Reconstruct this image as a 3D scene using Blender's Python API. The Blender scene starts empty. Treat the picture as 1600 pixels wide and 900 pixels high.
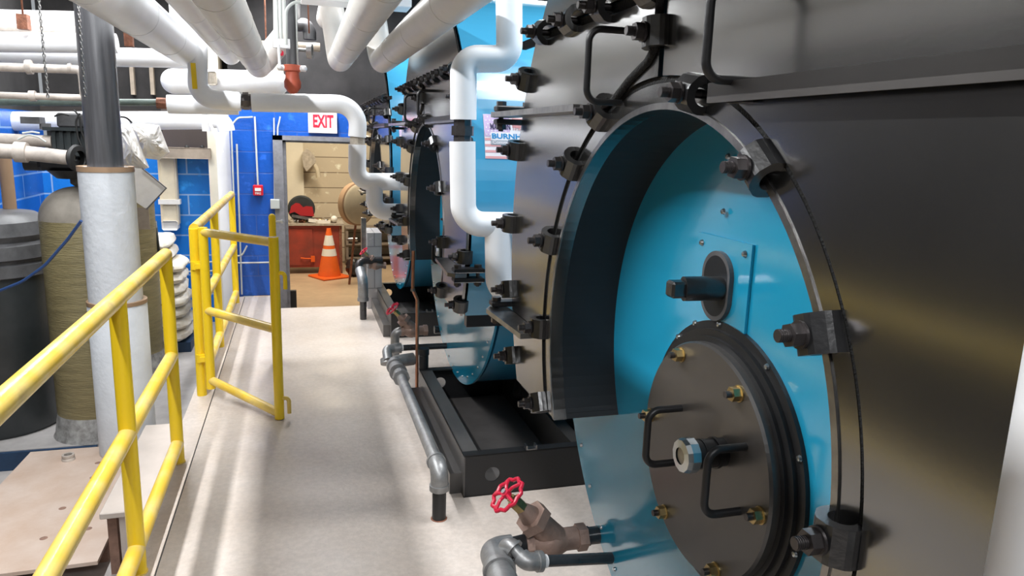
import bpy, math, random
from mathutils import Vector, Matrix
random.seed(7)
S = bpy.context.scene
COL = S.collection
PI = math.pi

# ------------------------------------------------------------------ camera
F_PX = 1140.0
YAW, PITCH, ROLL = 0.28623, 0.19950, 0.031
CAM = Vector((0, 0, 1.62))
_F = Vector((math.sin(YAW)*math.cos(PITCH), math.cos(YAW)*math.cos(PITCH), -math.sin(PITCH)))
_R = Vector((math.cos(YAW), -math.sin(YAW), 0))
_U = _R.cross(_F)
_R2 = _R*math.cos(ROLL)+_U*math.sin(ROLL)
_U2 = _U*math.cos(ROLL)-_R*math.sin(ROLL)
cd = bpy.data.cameras.new('camera'); cam = bpy.data.objects.new('camera', cd); COL.objects.link(cam)
cam.matrix_world = Matrix(((_R2.x, _U2.x, -_F.x, CAM.x), (_R2.y, _U2.y, -_F.y, CAM.y), (_R2.z, _U2.z, -_F.z, CAM.z), (0, 0, 0, 1)))
cd.sensor_width = 36; cd.lens = F_PX/1600*36; cd.clip_start = 0.02; cd.clip_end = 100
S.camera = cam

def at(px, py, x=None, y=None, z=None):
    """world point seen at a pixel of the 1600x900 photo, on the plane x=, y= or z="""
    d = _F+_R2*((px-800)/F_PX)-_U2*((py-450)/F_PX)
    if x is not None: k = (x-CAM.x)/d.x
    elif y is not None: k = (y-CAM.y)/d.y
    else: k = (z-CAM.z)/d.z
    return CAM+d*k

# ------------------------------------------------------------------ light
S.view_settings.view_transform = 'Standard'; S.view_settings.look = 'None'
S.view_settings.exposure = 0.66; S.view_settings.gamma = 1.0
w = bpy.data.worlds.new('world'); S.world = w; w.use_nodes = True
w.node_tree.nodes['Background'].inputs[0].default_value = (0.9, 0.95, 1.0, 1)
w.node_tree.nodes['Background'].inputs[1].default_value = 0.24

def area(name, loc, rot, sx, sy, power, color=(1, 1, 1)):
    l = bpy.data.lights.new(name, 'AREA'); l.shape = 'RECTANGLE'; l.size = sx; l.size_y = sy
    l.energy = power; l.color = color
    o = bpy.data.objects.new(name, l); COL.objects.link(o); o.location = loc; o.rotation_euler = rot
    return o
# ceiling fluorescent rows of the room (long tubes running down the aisle), plus an added fill
area('aisle_tube_light', (-1.06, 3.6, 3.1), (0, 0, 0), 0.06, 6.4, 155, (0.96, 0.98, 1.0))
area('near_fill_light', (0.1, -1.0, 3.0), (math.radians(15), 0, 0), 1.5, 0.5, 52, (0.97, 0.98, 1.0))  # unseen fill added behind the camera to brighten floor and yellow posts
area('far_aisle_light', (0.10, 6.9, 2.95), (0, 0, 0), 0.14, 1.1, 55, (0.97, 0.98, 1.0))
area('left_bay_light', (-1.9, 5.4, 3.3), (0, 0, 0), 1.1, 3.6, 30, (0.97, 0.99, 1.0))
area('left_bay_light', (-1.6, 7.2, 3.0), (0, 0, 0), 0.9, 0.3, 30, (0.97, 0.99, 1.0))
area('boiler_gap_light', (1.9, 2.65, 3.1), (0, 0, 0), 1.6, 0.3, 40, (0.97, 0.99, 1.0))
area('boiler_gap_light', (1.9, 5.55, 3.1), (0, 0, 0), 1.6, 0.3, 40, (0.97, 0.99, 1.0))
area('workshop_light', (0.6, 10.2, 2.6), (0, 0, 0), 1.0, 0.8, 62, (1.0, 0.88, 0.70))

# ------------------------------------------------------------------ materials
def mat(name, col, rough=0.5, metal=0.0, ior=1.45, coat=0.0, var=0.0, vscale=6, col2=None, bump=0.0, bscale=60, emit=None, rvar=0.0, stretch=None):
    m = bpy.data.materials.new(name); m.use_nodes = True
    nt = m.node_tree; N = nt.nodes; L = nt.links; b = N['Principled BSDF']
    c = tuple(col)+(1,)
    b.inputs['Base Color'].default_value = c; b.inputs['Roughness'].default_value = rough
    b.inputs['Metallic'].default_value = metal; b.inputs['IOR'].default_value = ior
    b.inputs['Coat Weight'].default_value = coat; b.inputs['Coat Roughness'].default_value = 0.08
    tc = N.new('ShaderNodeTexCoord'); src = tc.outputs['Object']
    if stretch:
        mp = N.new('ShaderNodeMapping'); mp.inputs['Scale'].default_value = stretch; L.new(src, mp.inputs[0]); src = mp.outputs[0]
    if var > 0 or col2:
        n = N.new('ShaderNodeTexNoise'); n.inputs['Scale'].default_value = vscale; n.inputs['Detail'].default_value = 6; n.inputs['Roughness'].default_value = 0.65
        L.new(src, n.inputs['Vector'])
        r = N.new('ShaderNodeValToRGB'); r.color_ramp.elements[0].position = 0.35; r.color_ramp.elements[1].position = 0.65
        c2 = tuple(col2) if col2 else tuple(max(0, x*(1-var)) for x in col)
        r.color_ramp.elements[0].color = c2+(1,); r.color_ramp.elements[1].color = c
        L.new(n.outputs[0], r.inputs[0]); L.new(r.outputs[0], b.inputs['Base Color'])
    if rvar > 0:
        n3 = N.new('ShaderNodeTexNoise'); n3.inputs['Scale'].default_value = 5; L.new(src, n3.inputs['Vector'])
        mr = N.new('ShaderNodeMapRange'); mr.inputs[3].default_value = rough*(1-rvar); mr.inputs[4].default_value = rough*(1+rvar)
        L.new(n3.outputs[0], mr.inputs[0]); L.new(mr.outputs[0], b.inputs['Roughness'])
    if bump > 0:
        n2 = N.new('ShaderNodeTexNoise'); n2.inputs['Scale'].default_value = bscale; n2.inputs['Detail'].default_value = 4; L.new(src, n2.inputs['Vector'])
        bp = N.new('ShaderNodeBump'); bp.inputs['Strength'].default_value = bump; bp.inputs['Distance'].default_value = 0.01
        L.new(n2.outputs[0], bp.inputs['Height']); L.new(bp.outputs[0], b.inputs['Normal'])
    if emit:
        b.inputs['Emission Color'].default_value = c; b.inputs['Emission Strength'].default_value = emit
    return m

def brick_mat(name, c1, c2, mortar, bw=0.40, bh=0.2, axis='xz', msize=0.012, rough=0.25):
    m = mat(name, c1, rough); nt = m.node_tree; N = nt.nodes; L = nt.links; b = N['Principled BSDF']
    tc = N.new('ShaderNodeTexCoord'); sep = N.new('ShaderNodeSeparateXYZ'); L.new(tc.outputs['Object'], sep.inputs[0])
    cmb = N.new('ShaderNodeCombineXYZ'); L.new(sep.outputs[0 if axis == 'xz' else 1], cmb.inputs[0]); L.new(sep.outputs[2], cmb.inputs[1])
    br = N.new('ShaderNodeTexBrick'); br.inputs['Scale'].default_value = 1; br.inputs['Brick Width'].default_value = bw; br.inputs['Row Height'].default_value = bh
    br.inputs['Mortar Size'].default_value = msize; br.inputs['Mortar Smooth'].default_value = 0.2
    br.inputs['Color1'].default_value = tuple(c1)+(1,); br.inputs['Color2'].default_value = tuple(c2)+(1,); br.inputs['Mortar'].default_value = tuple(mortar)+(1,)
    L.new(cmb.outputs[0], br.inputs[0])
    n = N.new('ShaderNodeTexNoise'); n.inputs['Scale'].default_value = 9; n.inputs['Detail'].default_value = 8; L.new(tc.outputs['Object'], n.inputs['Vector'])
    r = N.new('ShaderNodeValToRGB'); r.color_ramp.elements[0].position = .62; r.color_ramp.elements[1].position = .78
    r.color_ramp.elements[0].color = (0, 0, 0, 1); r.color_ramp.elements[1].color = (1, 1, 1, 1); L.new(n.outputs[0], r.inputs[0])
    mx = N.new('ShaderNodeMixRGB'); L.new(br.outputs[0], mx.inputs[1]); mx.inputs[2].default_value = tuple(min(1, x*1.9+.02) for x in c1)+(1,); L.new(r.outputs[0], mx.inputs[0])
    L.new(mx.outputs[0], b.inputs['Base Color'])
    bp = N.new('ShaderNodeBump'); bp.inputs['Strength'].default_value = .5; bp.inputs['Distance'].default_value = .01; bp.invert = True
    L.new(br.outputs['Fac'], bp.inputs['Height']); 
    n2 = N.new('ShaderNodeTexNoise'); n2.inputs['Scale'].default_value = 25; L.new(tc.outputs['Object'], n2.inputs['Vector'])
    bp2 = N.new('ShaderNodeBump'); bp2.inputs['Strength'].default_value = .25; bp2.inputs['Distance'].default_value = .01; L.new(n2.outputs[0], bp2.inputs['Height']); L.new(bp.outputs[0], bp2.inputs['Normal'])
    L.new(bp2.outputs[0], b.inputs['Normal'])
    return m

MT = {}
MT['blue'] = mat('boiler_blue_enamel', (0.016, 0.34, 0.56), 0.13, ior=2.15, rvar=.25, bump=.012, bscale=9)
MT['bluejacket'] = mat('boiler_blue_jacket', (0.05, 0.30, 0.50), 0.24, ior=1.8, rvar=.3, bump=.03, bscale=5)
MT['blackdoor'] = mat('polished_dark_steel', (0.145, 0.142, 0.138), 0.22, metal=.93, ior=1.8, coat=1.0, rvar=.2, bump=.012, bscale=150, var=.15, vscale=3)
MT['blackdoor'].node_tree.nodes['Principled BSDF'].inputs['Coat IOR'].default_value = 2.3
MT['blackdoor'].node_tree.nodes['Principled BSDF'].inputs['Coat Roughness'].default_value = 0.16
MT['black'] = mat('black_paint', (0.014, 0.014, 0.015), 0.42, ior=1.5, bump=.05, bscale=90)
MT['blackin'] = mat('black_paint_matt', (0.008, 0.010, 0.013), 0.5, ior=1.5)
MT['casting'] = mat('black_cast_iron', (0.020, 0.020, 0.021), 0.28, ior=1.8, bump=.10, bscale=60, var=.3, vscale=30)
MT['gasket'] = mat('black_rope_gasket', (0.012, 0.012, 0.012), 0.8, bump=.8, bscale=200)
MT['steel'] = mat('bare_steel', (0.42, 0.41, 0.40), 0.32, metal=1, var=.35, vscale=20, bump=.05)
MT['darksteel'] = mat('dark_steel', (0.11, 0.10, 0.10), 0.35, metal=.8, var=.3, vscale=20)
MT['zinc'] = mat('zinc_screw', (0.62, 0.66, 0.68), 0.3, metal=1)
MT['brass'] = mat('brass_nut', (0.55, 0.42, 0.20), 0.35, metal=1, var=.3, vscale=40)
MT['brown'] = mat('dark_brown_painted_steel', (0.052, 0.046, 0.042), 0.33, ior=1.8, rvar=.3, var=.25, vscale=4)
MT['insul'] = mat('white_pipe_jacket', (0.90, 0.905, 0.92), 0.38, var=.05, vscale=5, bump=.08, bscale=8)
MT['insul2'] = mat('cream_pipe_jacket', (0.74, 0.71, 0.665), 0.42, var=.10, vscale=4, bump=.12, bscale=18)
MT['canvas'] = mat('white_canvas_wrap', (0.66, 0.69, 0.73), 0.75, var=.10, vscale=8, bump=.3, bscale=30)
MT['galv'] = mat('galvanized_pipe', (0.38, 0.38, 0.38), 0.42, metal=.6, var=.35, vscale=14, bump=.15, bscale=40)
MT['blackpipe'] = mat('black_lacquered_pipe', (0.035, 0.036, 0.040), 0.25, ior=1.7, var=.4, vscale=12)
MT['pvcgrey'] = mat('charcoal_plastic_pipe', (0.085, 0.085, 0.092), 0.33, ior=1.6, var=.45, vscale=5, stretch=(9, 9, .4), bump=.05)
MT['bronze'] = mat('bronze_valve_body', (0.36, 0.245, 0.20), 0.5, metal=.35, var=.3, vscale=16, bump=.2, bscale=60)
MT['redpaint'] = mat('red_enamel', (0.60, 0.02, 0.055), 0.28)
MT['redvalve'] = mat('orange_red_valve', (0.52, 0.10, 0.05), 0.45, var=.2)
MT['copper'] = mat('copper', (0.62, 0.30, 0.19), 0.35, metal=.9, var=.25, vscale=20)
MT['yellow'] = mat('yellow_enamel', (0.90, 0.62, 0.02), 0.22, ior=1.5, bump=.05, bscale=25)
def yellow_worn():
    m = mat('worn_yellow_enamel', (0.84, 0.57, 0.03), 0.25); N = m.node_tree.nodes; L = m.node_tree.links; b = N['Principled BSDF']
    tc = N.new('ShaderNodeTexCoord'); n = N.new('ShaderNodeTexNoise'); n.inputs['Scale'].default_value = 6.5; n.inputs['Detail'].default_value = 10; L.new(tc.outputs['Object'], n.inputs['Vector'])
    r = N.new('ShaderNodeValToRGB'); r.color_ramp.elements[0].position = .42; r.color_ramp.elements[0].color = (.82, .54, .06, 1)
    r.color_ramp.elements[1].position = .60; r.color_ramp.elements[1].color = (.80, .59, .17, 1)
    e = r.color_ramp.elements.new(.72); e.color = (.60, .44, .17, 1)
    L.new(n.outputs[0], r.inputs[0]); L.new(r.outputs[0], b.inputs['Base Color']); return m
MT['yworn'] = yellow_worn()
MT['pvc'] = mat('dirty_white_pvc', (0.62, 0.55, 0.49), 0.45, var=.45, vscale=7)
MT['rust'] = mat('rusty_iron', (0.30, 0.12, 0.07), 0.8, var=.5, vscale=30, bump=.4)
MT['green'] = mat('green_painted_pipe', (0.17, 0.22, 0.19), 0.5, var=.4, vscale=9)
MT['fiber'] = mat('fiberglass_tank', (0.29, 0.245, 0.125), 0.38, var=.35, vscale=4, bump=.5, bscale=22, stretch=(1, 1, 9))
MT['fibertop'] = mat('dusty_tank_top', (0.30, 0.27, 0.23), 0.7, var=.3, vscale=7)
MT['boot'] = mat('scuffed_tank_boot', (0.15, 0.145, 0.14), 0.5, col2=(0.38, 0.38, 0.37), vscale=16)
MT['dkplastic'] = mat('dusty_black_plastic', (0.045, 0.05, 0.052), 0.35, col2=(0.020, 0.026, 0.028), vscale=3, bump=.1, bscale=15)
MT['dkplastic2'] = mat('grey_black_lid', (0.12, 0.12, 0.125), 0.45, var=.35, vscale=12)
MT['bag'] = mat('cloudy_plastic_sheet', (0.80, 0.77, 0.73), 0.28, var=.12, vscale=10, bump=.2, bscale=8)
MT['saltbag'] = mat('white_salt_bag', (0.80, 0.78, 0.74), 0.35, col2=(0.66, 0.58, 0.44), vscale=7, bump=.6, bscale=16)
MT['paper'] = mat('printed_black', (0.03, 0.03, 0.04), .5)
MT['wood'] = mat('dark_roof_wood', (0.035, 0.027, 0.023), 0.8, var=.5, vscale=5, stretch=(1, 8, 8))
MT['woodl'] = mat('dusty_beam_wood', (0.33, 0.27, 0.21), 0.8, var=.35, vscale=6)
MT['ply'] = mat('stained_plywood', (0.58, 0.47, 0.40), 0.6, col2=(0.50, 0.37, 0.29), vscale=4, bump=.1, bscale=25)
MT['board'] = mat('pale_plank', (0.60, 0.53, 0.48), 0.65, var=.12, vscale=5)
MT['grimewood'] = mat('grimy_wood', (0.33, 0.20, 0.15), 0.8, var=.4, vscale=12)
MT['white'] = mat('white_paint', (0.80, 0.80, 0.81), 0.5, var=.05)
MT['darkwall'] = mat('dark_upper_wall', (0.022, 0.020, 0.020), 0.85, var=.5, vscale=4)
MT['greyframe'] = mat('grey_steel_door_frame', (0.24, 0.24, 0.26), 0.45, var=.3, vscale=15)
MT['signwhite'] = mat('sign_white', (0.80, 0.78, 0.78), 0.4)
MT['signred'] = mat('sign_red', (0.75, 0.02, 0.05), 0.4)
MT['alarmred'] = mat('alarm_red', (0.62, 0.015, 0.03), 0.3)
MT['boxgrey'] = mat('grey_steel_box', (0.50, 0.52, 0.50), 0.5)
MT['cone'] = mat('orange_cone_plastic', (0.90, 0.15, 0.02), 0.45, var=.12)
MT['conewhite'] = mat('reflective_cone_band', (0.80, 0.78, 0.72), 0.4)
MT['cream'] = mat('cream_wall_paint', (0.80, 0.74, 0.60), 0.6, var=.06)
MT['redcab'] = mat('worn_red_cabinet_paint', (0.42, 0.06, 0.035), 0.4, col2=(0.22, 0.05, 0.035), vscale=3)
MT['tan'] = mat('tan_painted_drum', (0.62, 0.54, 0.40), 0.45, var=.15)
MT['brownrim'] = mat('brown_rim', (0.32, 0.21, 0.13), 0.5)
MT['clutter'] = mat('dusty_metal_clutter', (0.50, 0.44, 0.36), 0.5, var=.4, vscale=20)
MT['grindred'] = mat('grinder_red', (0.38, 0.02, 0.025), 0.4)
MT['hose'] = mat('blue_hose', (0.03, 0.07, 0.20), 0.3)
MT['cable'] = mat('black_cable', (0.02, 0.02, 0.02), 0.5)
MT['bluepaint'] = mat('blue_painted_concrete', (0.02, 0.055, 0.12), 0.5, var=.4)
MT['concgrey'] = mat('grey_concrete', (0.42, 0.40, 0.39), 0.7, var=.22, vscale=5, bump=.15, bscale=30)
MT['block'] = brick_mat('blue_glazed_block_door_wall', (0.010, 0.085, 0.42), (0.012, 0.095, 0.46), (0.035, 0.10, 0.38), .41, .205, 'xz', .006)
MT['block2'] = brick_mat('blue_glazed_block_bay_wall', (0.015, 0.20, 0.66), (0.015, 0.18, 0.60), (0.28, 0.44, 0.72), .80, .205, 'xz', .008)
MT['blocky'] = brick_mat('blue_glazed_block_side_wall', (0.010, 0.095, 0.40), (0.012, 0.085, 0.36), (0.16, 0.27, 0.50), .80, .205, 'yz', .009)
MT['greyblock'] = brick_mat('grey_block_pier', (0.42, 0.40, 0.40), (0.38, 0.37, 0.37), (0.25, 0.24, 0.24), .4, .2, 'xz', .006, .6)
MT['planks'] = brick_mat('cream_board_wall', (0.66, 0.57, 0.42), (0.60, 0.51, 0.37), (0.16, 0.11, 0.07), 6, .245, 'xz', .006, .6)
MT['glass'] = mat('grimy_window_glass', (0.07, 0.055, 0.05), 0.3)
MT['greenlabel'] = mat('green_label', (.10, .42, .25), .5)

MT['frame'] = mat('grey_black_frame_paint', (0.085, 0.08, 0.077), 0.35, ior=1.7, var=.25, vscale=5)
MT['tray'] = mat('dusty_grey_tray', (0.13, 0.12, 0.115), 0.5, var=.3, vscale=5)
def floor_mat():
    m = mat('worn_concrete_floor', (0.62, 0.57, 0.53), 0.32); N = m.node_tree.nodes; L = m.node_tree.links; b = N['Principled BSDF']
    tc = N.new('ShaderNodeTexCoord'); O = tc.outputs['Object']
    def noise(s, d=8, rg=.6):
        n = N.new('ShaderNodeTexNoise'); n.inputs['Scale'].default_value = s; n.inputs['Detail'].default_value = d; n.inputs['Roughness'].default_value = rg; L.new(O, n.inputs['Vector']); return n
    def ramp(n, a, ca, bb, cb):
        r = N.new('ShaderNodeValToRGB'); r.color_ramp.elements[0].position = a; r.color_ramp.elements[0].color = ca; r.color_ramp.elements[1].position = bb; r.color_ramp.elements[1].color = cb; L.new(n.outputs[0], r.inputs[0]); return r
    base = ramp(noise(2.2), .3, (.53, .45, .39, 1), .7, (.62, .555, .505, 1))
    fine = ramp(noise(38, 6, .7), .40, (.86, .86, .86, 1), .62, (1, 1, 1, 1))
    mx = N.new('ShaderNodeMixRGB'); mx.blend_type = 'MULTIPLY'; mx.inputs[0].default_value = .9; L.new(base.outputs[0], mx.inputs[1]); L.new(fine.outputs[0], mx.inputs[2])
    # rust-coloured stains beside the drain pipes
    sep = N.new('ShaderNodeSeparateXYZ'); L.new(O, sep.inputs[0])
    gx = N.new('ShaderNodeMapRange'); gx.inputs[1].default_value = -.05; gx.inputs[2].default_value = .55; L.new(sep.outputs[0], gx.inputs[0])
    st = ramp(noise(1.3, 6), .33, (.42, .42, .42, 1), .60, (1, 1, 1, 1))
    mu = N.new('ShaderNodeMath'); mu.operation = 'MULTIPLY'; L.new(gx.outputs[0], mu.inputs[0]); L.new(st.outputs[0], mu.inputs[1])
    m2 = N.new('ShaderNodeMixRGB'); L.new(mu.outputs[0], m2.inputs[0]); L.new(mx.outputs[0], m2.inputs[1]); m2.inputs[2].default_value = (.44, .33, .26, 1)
    dk = ramp(noise(120, 2), .70, (0, 0, 0, 1), .76, (1, 1, 1, 1))
    m3 = N.new('ShaderNodeMixRGB'); L.new(dk.outputs[0], m3.inputs[0]); L.new(m2.outputs[0], m3.inputs[1]); m3.inputs[2].default_value = (.30, .27, .25, 1)
    L.new(m3.outputs[0], b.inputs['Base Color'])
    bp = N.new('ShaderNodeBump'); bp.inputs['Strength'].default_value = .12; bp.inputs['Distance'].default_value = .01; L.new(noise(40, 6).outputs[0], bp.inputs['Height']); L.new(bp.outputs[0], b.inputs['Normal'])
    rr = ramp(noise(3), .3, (.28, .28, .28, 1), .7, (.48, .48, .48, 1)); L.new(rr.outputs[0], b.inputs['Roughness'])
    return m
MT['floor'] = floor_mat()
MT['floor2'] = mat('stained_lower_concrete', (0.44, 0.41, 0.39), 0.6, col2=(0.30, 0.27, 0.26), vscale=3.5, bump=.15, bscale=30)
MT['floor3'] = mat('tan_workshop_floor', (0.58, 0.43, 0.28), 0.45, col2=(0.48, 0.35, 0.23), vscale=4)

# ------------------------------------------------------------------ mesh builder
def frame(d):
    d = Vector(d).normalized(); a = Vector((0, 0, 1)) if abs(d.z) < .95 else Vector((1, 0, 0))
    u = a.cross(d).normalized(); v = d.cross(u).normalized(); return u, v, d

class MB:
    def __init__(s): s.v = []; s.f = []; s.sm = []
    def add(s, vs, fs, smooth=False):
        n = len(s.v); s.v += [Vector(p) for p in vs]
        for f in fs: s.f.append([i+n for i in f]); s.sm.append(smooth)
        return s
    def box(s, a, b, rz=0, bev=0.0):
        x0, y0, z0 = a; x1, y1, z1 = b
        if bev > 0:
            bx = bev
            vs = []; 
            # chamfered box from 24 verts
            for (sx, X) in ((1, x0), (-1, x1)):
                for (sy, Y) in ((1, y0), (-1, y1)):
                    for (sz, Z) in ((1, z0), (-1, z1)):
                        vs += [(X, Y+sy*bx, Z+sz*bx), (X+sx*bx, Y, Z+sz*bx), (X+sx*bx, Y+sy*bx, Z)]
            import itertools
            def idx(i, j, k, t): return ((i*2+j)*2+k)*3+t
            fs = []
            for i in (0, 1): fs.append([idx(i, 0, 0, 0), idx(i, 1, 0, 0), idx(i, 1, 1, 0), idx(i, 0, 1, 0)])
            for j in (0, 1): fs.append([idx(0, j, 0, 1), idx(1, j, 0, 1), idx(1, j, 1, 1), idx(0, j, 1, 1)])
            for k in (0, 1): fs.append([idx(0, 0, k, 2), idx(1, 0, k, 2), idx(1, 1, k, 2), idx(0, 1, k, 2)])
            for i in (0, 1):
                for j in (0, 1): fs.append([idx(i, j, 0, 0), idx(i, j, 0, 1), idx(i, j, 1, 1), idx(i, j, 1, 0)])
            for i in (0, 1):
                for k in (0, 1): fs.append([idx(i, 0, k, 0), idx(i, 0, k, 2), idx(i, 1, k, 2), idx(i, 1, k, 0)])
            for j in (0, 1):
                for k in (0, 1): fs.append([idx(0, j, k, 1), idx(0, j, k, 2), idx(1, j, k, 2), idx(1, j, k, 1)])
            for i in (0, 1):
                for j in (0, 1):
                    for k in (0, 1): fs.append([idx(i, j, k, 0), idx(i, j, k, 1), idx(i, j, k, 2)])
        else:
            vs = [(x, y, z) for x in (x0, x1) for y in (y0, y1) for z in (z0, z1)]
            fs = [(0, 1, 3, 2), (4, 6, 7, 5), (0, 4, 5, 1), (2, 3, 7, 6), (0, 2, 6, 4), (1, 5, 7, 3)]
        if rz:
            cx, cy = (x0+x1)/2, (y0+y1)/2; c, q = math.cos(rz), math.sin(rz)
            vs = [(cx+(x-cx)*c-(y-cy)*q, cy+(x-cx)*q+(y-cy)*c, z) for x, y, z in vs]
        return s.add(vs, fs)
    def ring_sweep(s, rings, closed=True, caps=True, smooth=True):
        n = len(rings[0]); vs = [p for r in rings for p in r]; fs = []
        for i in range(len(rings)-1):
            for j in range(n if closed else n-1):
                a = i*n+j; b = i*n+(j+1) % n; fs.append([a, b, b+n, a+n])
        s.add(vs, fs, smooth)
        if caps: s.add(rings[0], [list(range(n))[::-1]]); s.add(rings[-1], [list(range(n))])
        return s
    def cyl(s, p0, p1, r, r2=None, seg=20, caps=True, smooth=True, phase=0):
        r2 = r if r2 is None else r2; p0 = Vector(p0); p1 = Vector(p1); u, v, d = frame(p1-p0)
        rg = []
        for p, q in ((p0, r), (p1, r2)):
            rg.append([p+u*(q*math.cos(2*PI*k/seg+phase))+v*(q*math.sin(2*PI*k/seg+phase)) for k in range(seg)])
        return s.ring_sweep(rg, True, caps, smooth)
    def lathe(s, prof, o, axis, seg=32, smooth=True, caps=False, a0=0, a1=2*PI):
        """prof: (radius, distance along the axis)"""
        o = Vector(o); u, v, d = frame(axis); full = abs(a1-a0-2*PI) < 1e-6
        n = seg if full else seg+1
        rg = [[o+d*h+u*(r*math.cos(a0+(a1-a0)*k/seg))+v*(r*math.sin(a0+(a1-a0)*k/seg)) for k in range(n)] for r, h in prof]
        return s.ring_sweep(rg, full, caps, smooth)
    def tube(s, pts, r, bend=0.0, seg=16, caps=True, steps=8, closed=False):
        P = [Vector(p) for p in pts]; path = []
        if closed: path = P
        else:
            path = [P[0]]
            for i in range(1, len(P)-1):
                a = P[i-1]-P[i]; b = P[i+1]-P[i]; ang = a.angle(b)
                if bend <= 0 or ang > 3.1: path.append(P[i]); continue
                t = min(bend/math.tan(ang/2), a.length*.49 if i > 1 else a.length*.98, b.length*.49 if i < len(P)-2 else b.length*.98)
                a.normalize(); b.normalize(); q0 = P[i]+a*t; q1 = P[i]+b*t; R = t*math.tan(ang/2)
                c = P[i]+(a+b).normalized()*(R/math.sin(ang/2)); va = q0-c; vb = q1-c; tot = va.angle(vb)
                for k in range(steps+1):
                    f = k/steps; path.append(c+(va*math.sin((1-f)*tot)+vb*math.sin(f*tot))/math.sin(tot))
            path.append(P[-1])
        n = len(path); rings = []; u = None
        for i in range(n):
            if closed: d = (path[(i+1) % n]-path[i-1]).normalized()
            elif i == 0: d = (path[1]-path[0]).normalized()
            elif i == n-1: d = (path[-1]-path[-2]).normalized()
            else: d = ((path[i+1]-path[i]).normalized()+(path[i]-path[i-1]).normalized()).normalized()
            if u is None: u = frame(d)[0]
            u = (u-d*u.dot(d)).normalized(); v = d.cross(u)
            rr = r(i/(n-1)) if callable(r) else r
            rings.append([path[i]+u*(rr*math.cos(2*PI*k/seg))+v*(rr*math.sin(2*PI*k/seg)) for k in range(seg)])
        if closed: rings.append(rings[0]); caps = False
        return s.ring_sweep(rings, True, caps)
    def bar(s, p0, p1, w, h, up=(0, 0, 1)):
        p0 = Vector(p0); p1 = Vector(p1); d = (p1-p0).normalized(); up = Vector(up); sd = d.cross(up).normalized(); up = sd.cross(d)
        vs = [p+sd*(a*w/2)+up*(b*h/2) for p in (p0, p1) for a in (-1, 1) for b in (-1, 1)]
        return s.add(vs, [(0, 1, 3, 2), (4, 6, 7, 5), (0, 4, 5, 1), (2, 3, 7, 6), (0, 2, 6, 4), (1, 5, 7, 3)])
    def prism(s, poly, t, to3):
        """poly (a,b) extruded from t0 to t1; to3(a,b,t)->xyz"""
        n = len(poly); vs = [to3(a, b, t[0]) for a, b in poly]+[to3(a, b, t[1]) for a, b in poly]
        s.add(vs, [list(range(n)), list(range(n, 2*n))[::-1]]+[[i, (i+1) % n, (i+1) % n+n, i+n] for i in range(n)])
        return s
    def strip(s, A, B, smooth=False):
        n = len(A); return s.add(list(A)+list(B), [[i, i+1, i+1+n, i+n] for i in range(n-1)], smooth)
    def solid_strip(s, A, B, t, to3):
        """band between two matched 2D curves A,B, extruded t0..t1"""
        a0 = [to3(*p, t[0]) for p in A]; b0 = [to3(*p, t[0]) for p in B]; a1 = [to3(*p, t[1]) for p in A]; b1 = [to3(*p, t[1]) for p in B]
        s.strip(a0, b0); s.strip(a1, b1); s.strip(a0, a1); s.strip(b0, b1)
        s.add([a0[0], b0[0], b1[0], a1[0]], [(0, 1, 2, 3)]); s.add([a0[-1], b0[-1], b1[-1], a1[-1]], [(0, 1, 2, 3)])
        return s
    def sphere(s, c, r, seg=20, rings=12, sc=(1, 1, 1)):
        c = Vector(c); rg = []
        for i in range(rings+1):
            t = PI*i/rings; rg.append([c+Vector((max(r*math.sin(t), 1e-4)*math.cos(2*PI*k/seg)*sc[0], max(r*math.sin(t), 1e-4)*math.sin(2*PI*k/seg)*sc[1], r*math.cos(t)*sc[2])) for k in range(seg)])
        return s.ring_sweep(rg, True, False)
    def build(s, name, m, parent=None, label=None):
        org = parent_world(parent) if parent else None
        if org is None:
            if not s.v: org = Vector()
            else:
                xs = [p.x for p in s.v]; ys = [p.y for p in s.v]; zs = [p.z for p in s.v]
                org = Vector(((min(xs)+max(xs))/2, (min(ys)+max(ys))/2, min(zs)))
        me = bpy.data.meshes.new(name); me.from_pydata([p-org for p in s.v], [], s.f)
        me.materials.append(m); me.polygons.foreach_set('use_smooth', s.sm)
        import bmesh
        bm = bmesh.new(); bm.from_mesh(me); bmesh.ops.remove_doubles(bm, verts=bm.verts, dist=1e-5); bmesh.ops.recalc_face_normals(bm, faces=bm.faces)
        for e in bm.edges:
            if len(e.link_faces) == 2 and e.calc_face_angle(0) > math.radians(38): e.smooth = False
        bm.to_mesh(me); bm.free()
        o = bpy.data.objects.new(name, me); COL.objects.link(o)
        if parent: o.parent = parent; WORLD[o.name] = org
        else: o.location = org; WORLD[o.name] = org
        if label: o['label'] = label
        return o
WORLD = {}
def parent_world(p): return WORLD[p.name]
def thing(name, label, cat, loc, group=None):
    o = bpy.data.objects.new(name, None); COL.objects.link(o); o.location = loc; o.empty_display_size = .1
    WORLD[o.name] = Vector(loc); o['label'] = label; o['category'] = cat
    if group: o['group'] = group
    return o
def tag(o, label, cat, group=None):
    o['label'] = label; o['category'] = cat
    if group: o['group'] = group
    return o
def struct(name, mb, m):
    o = mb.build(name, m); o['kind'] = 'structure'; return o
def copy_tree(o, parent=None):
    c = o.copy(); COL.objects.link(c)
    if parent: c.parent = parent
    for ch in list(o.children): copy_tree(ch, c)
    return c

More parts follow.
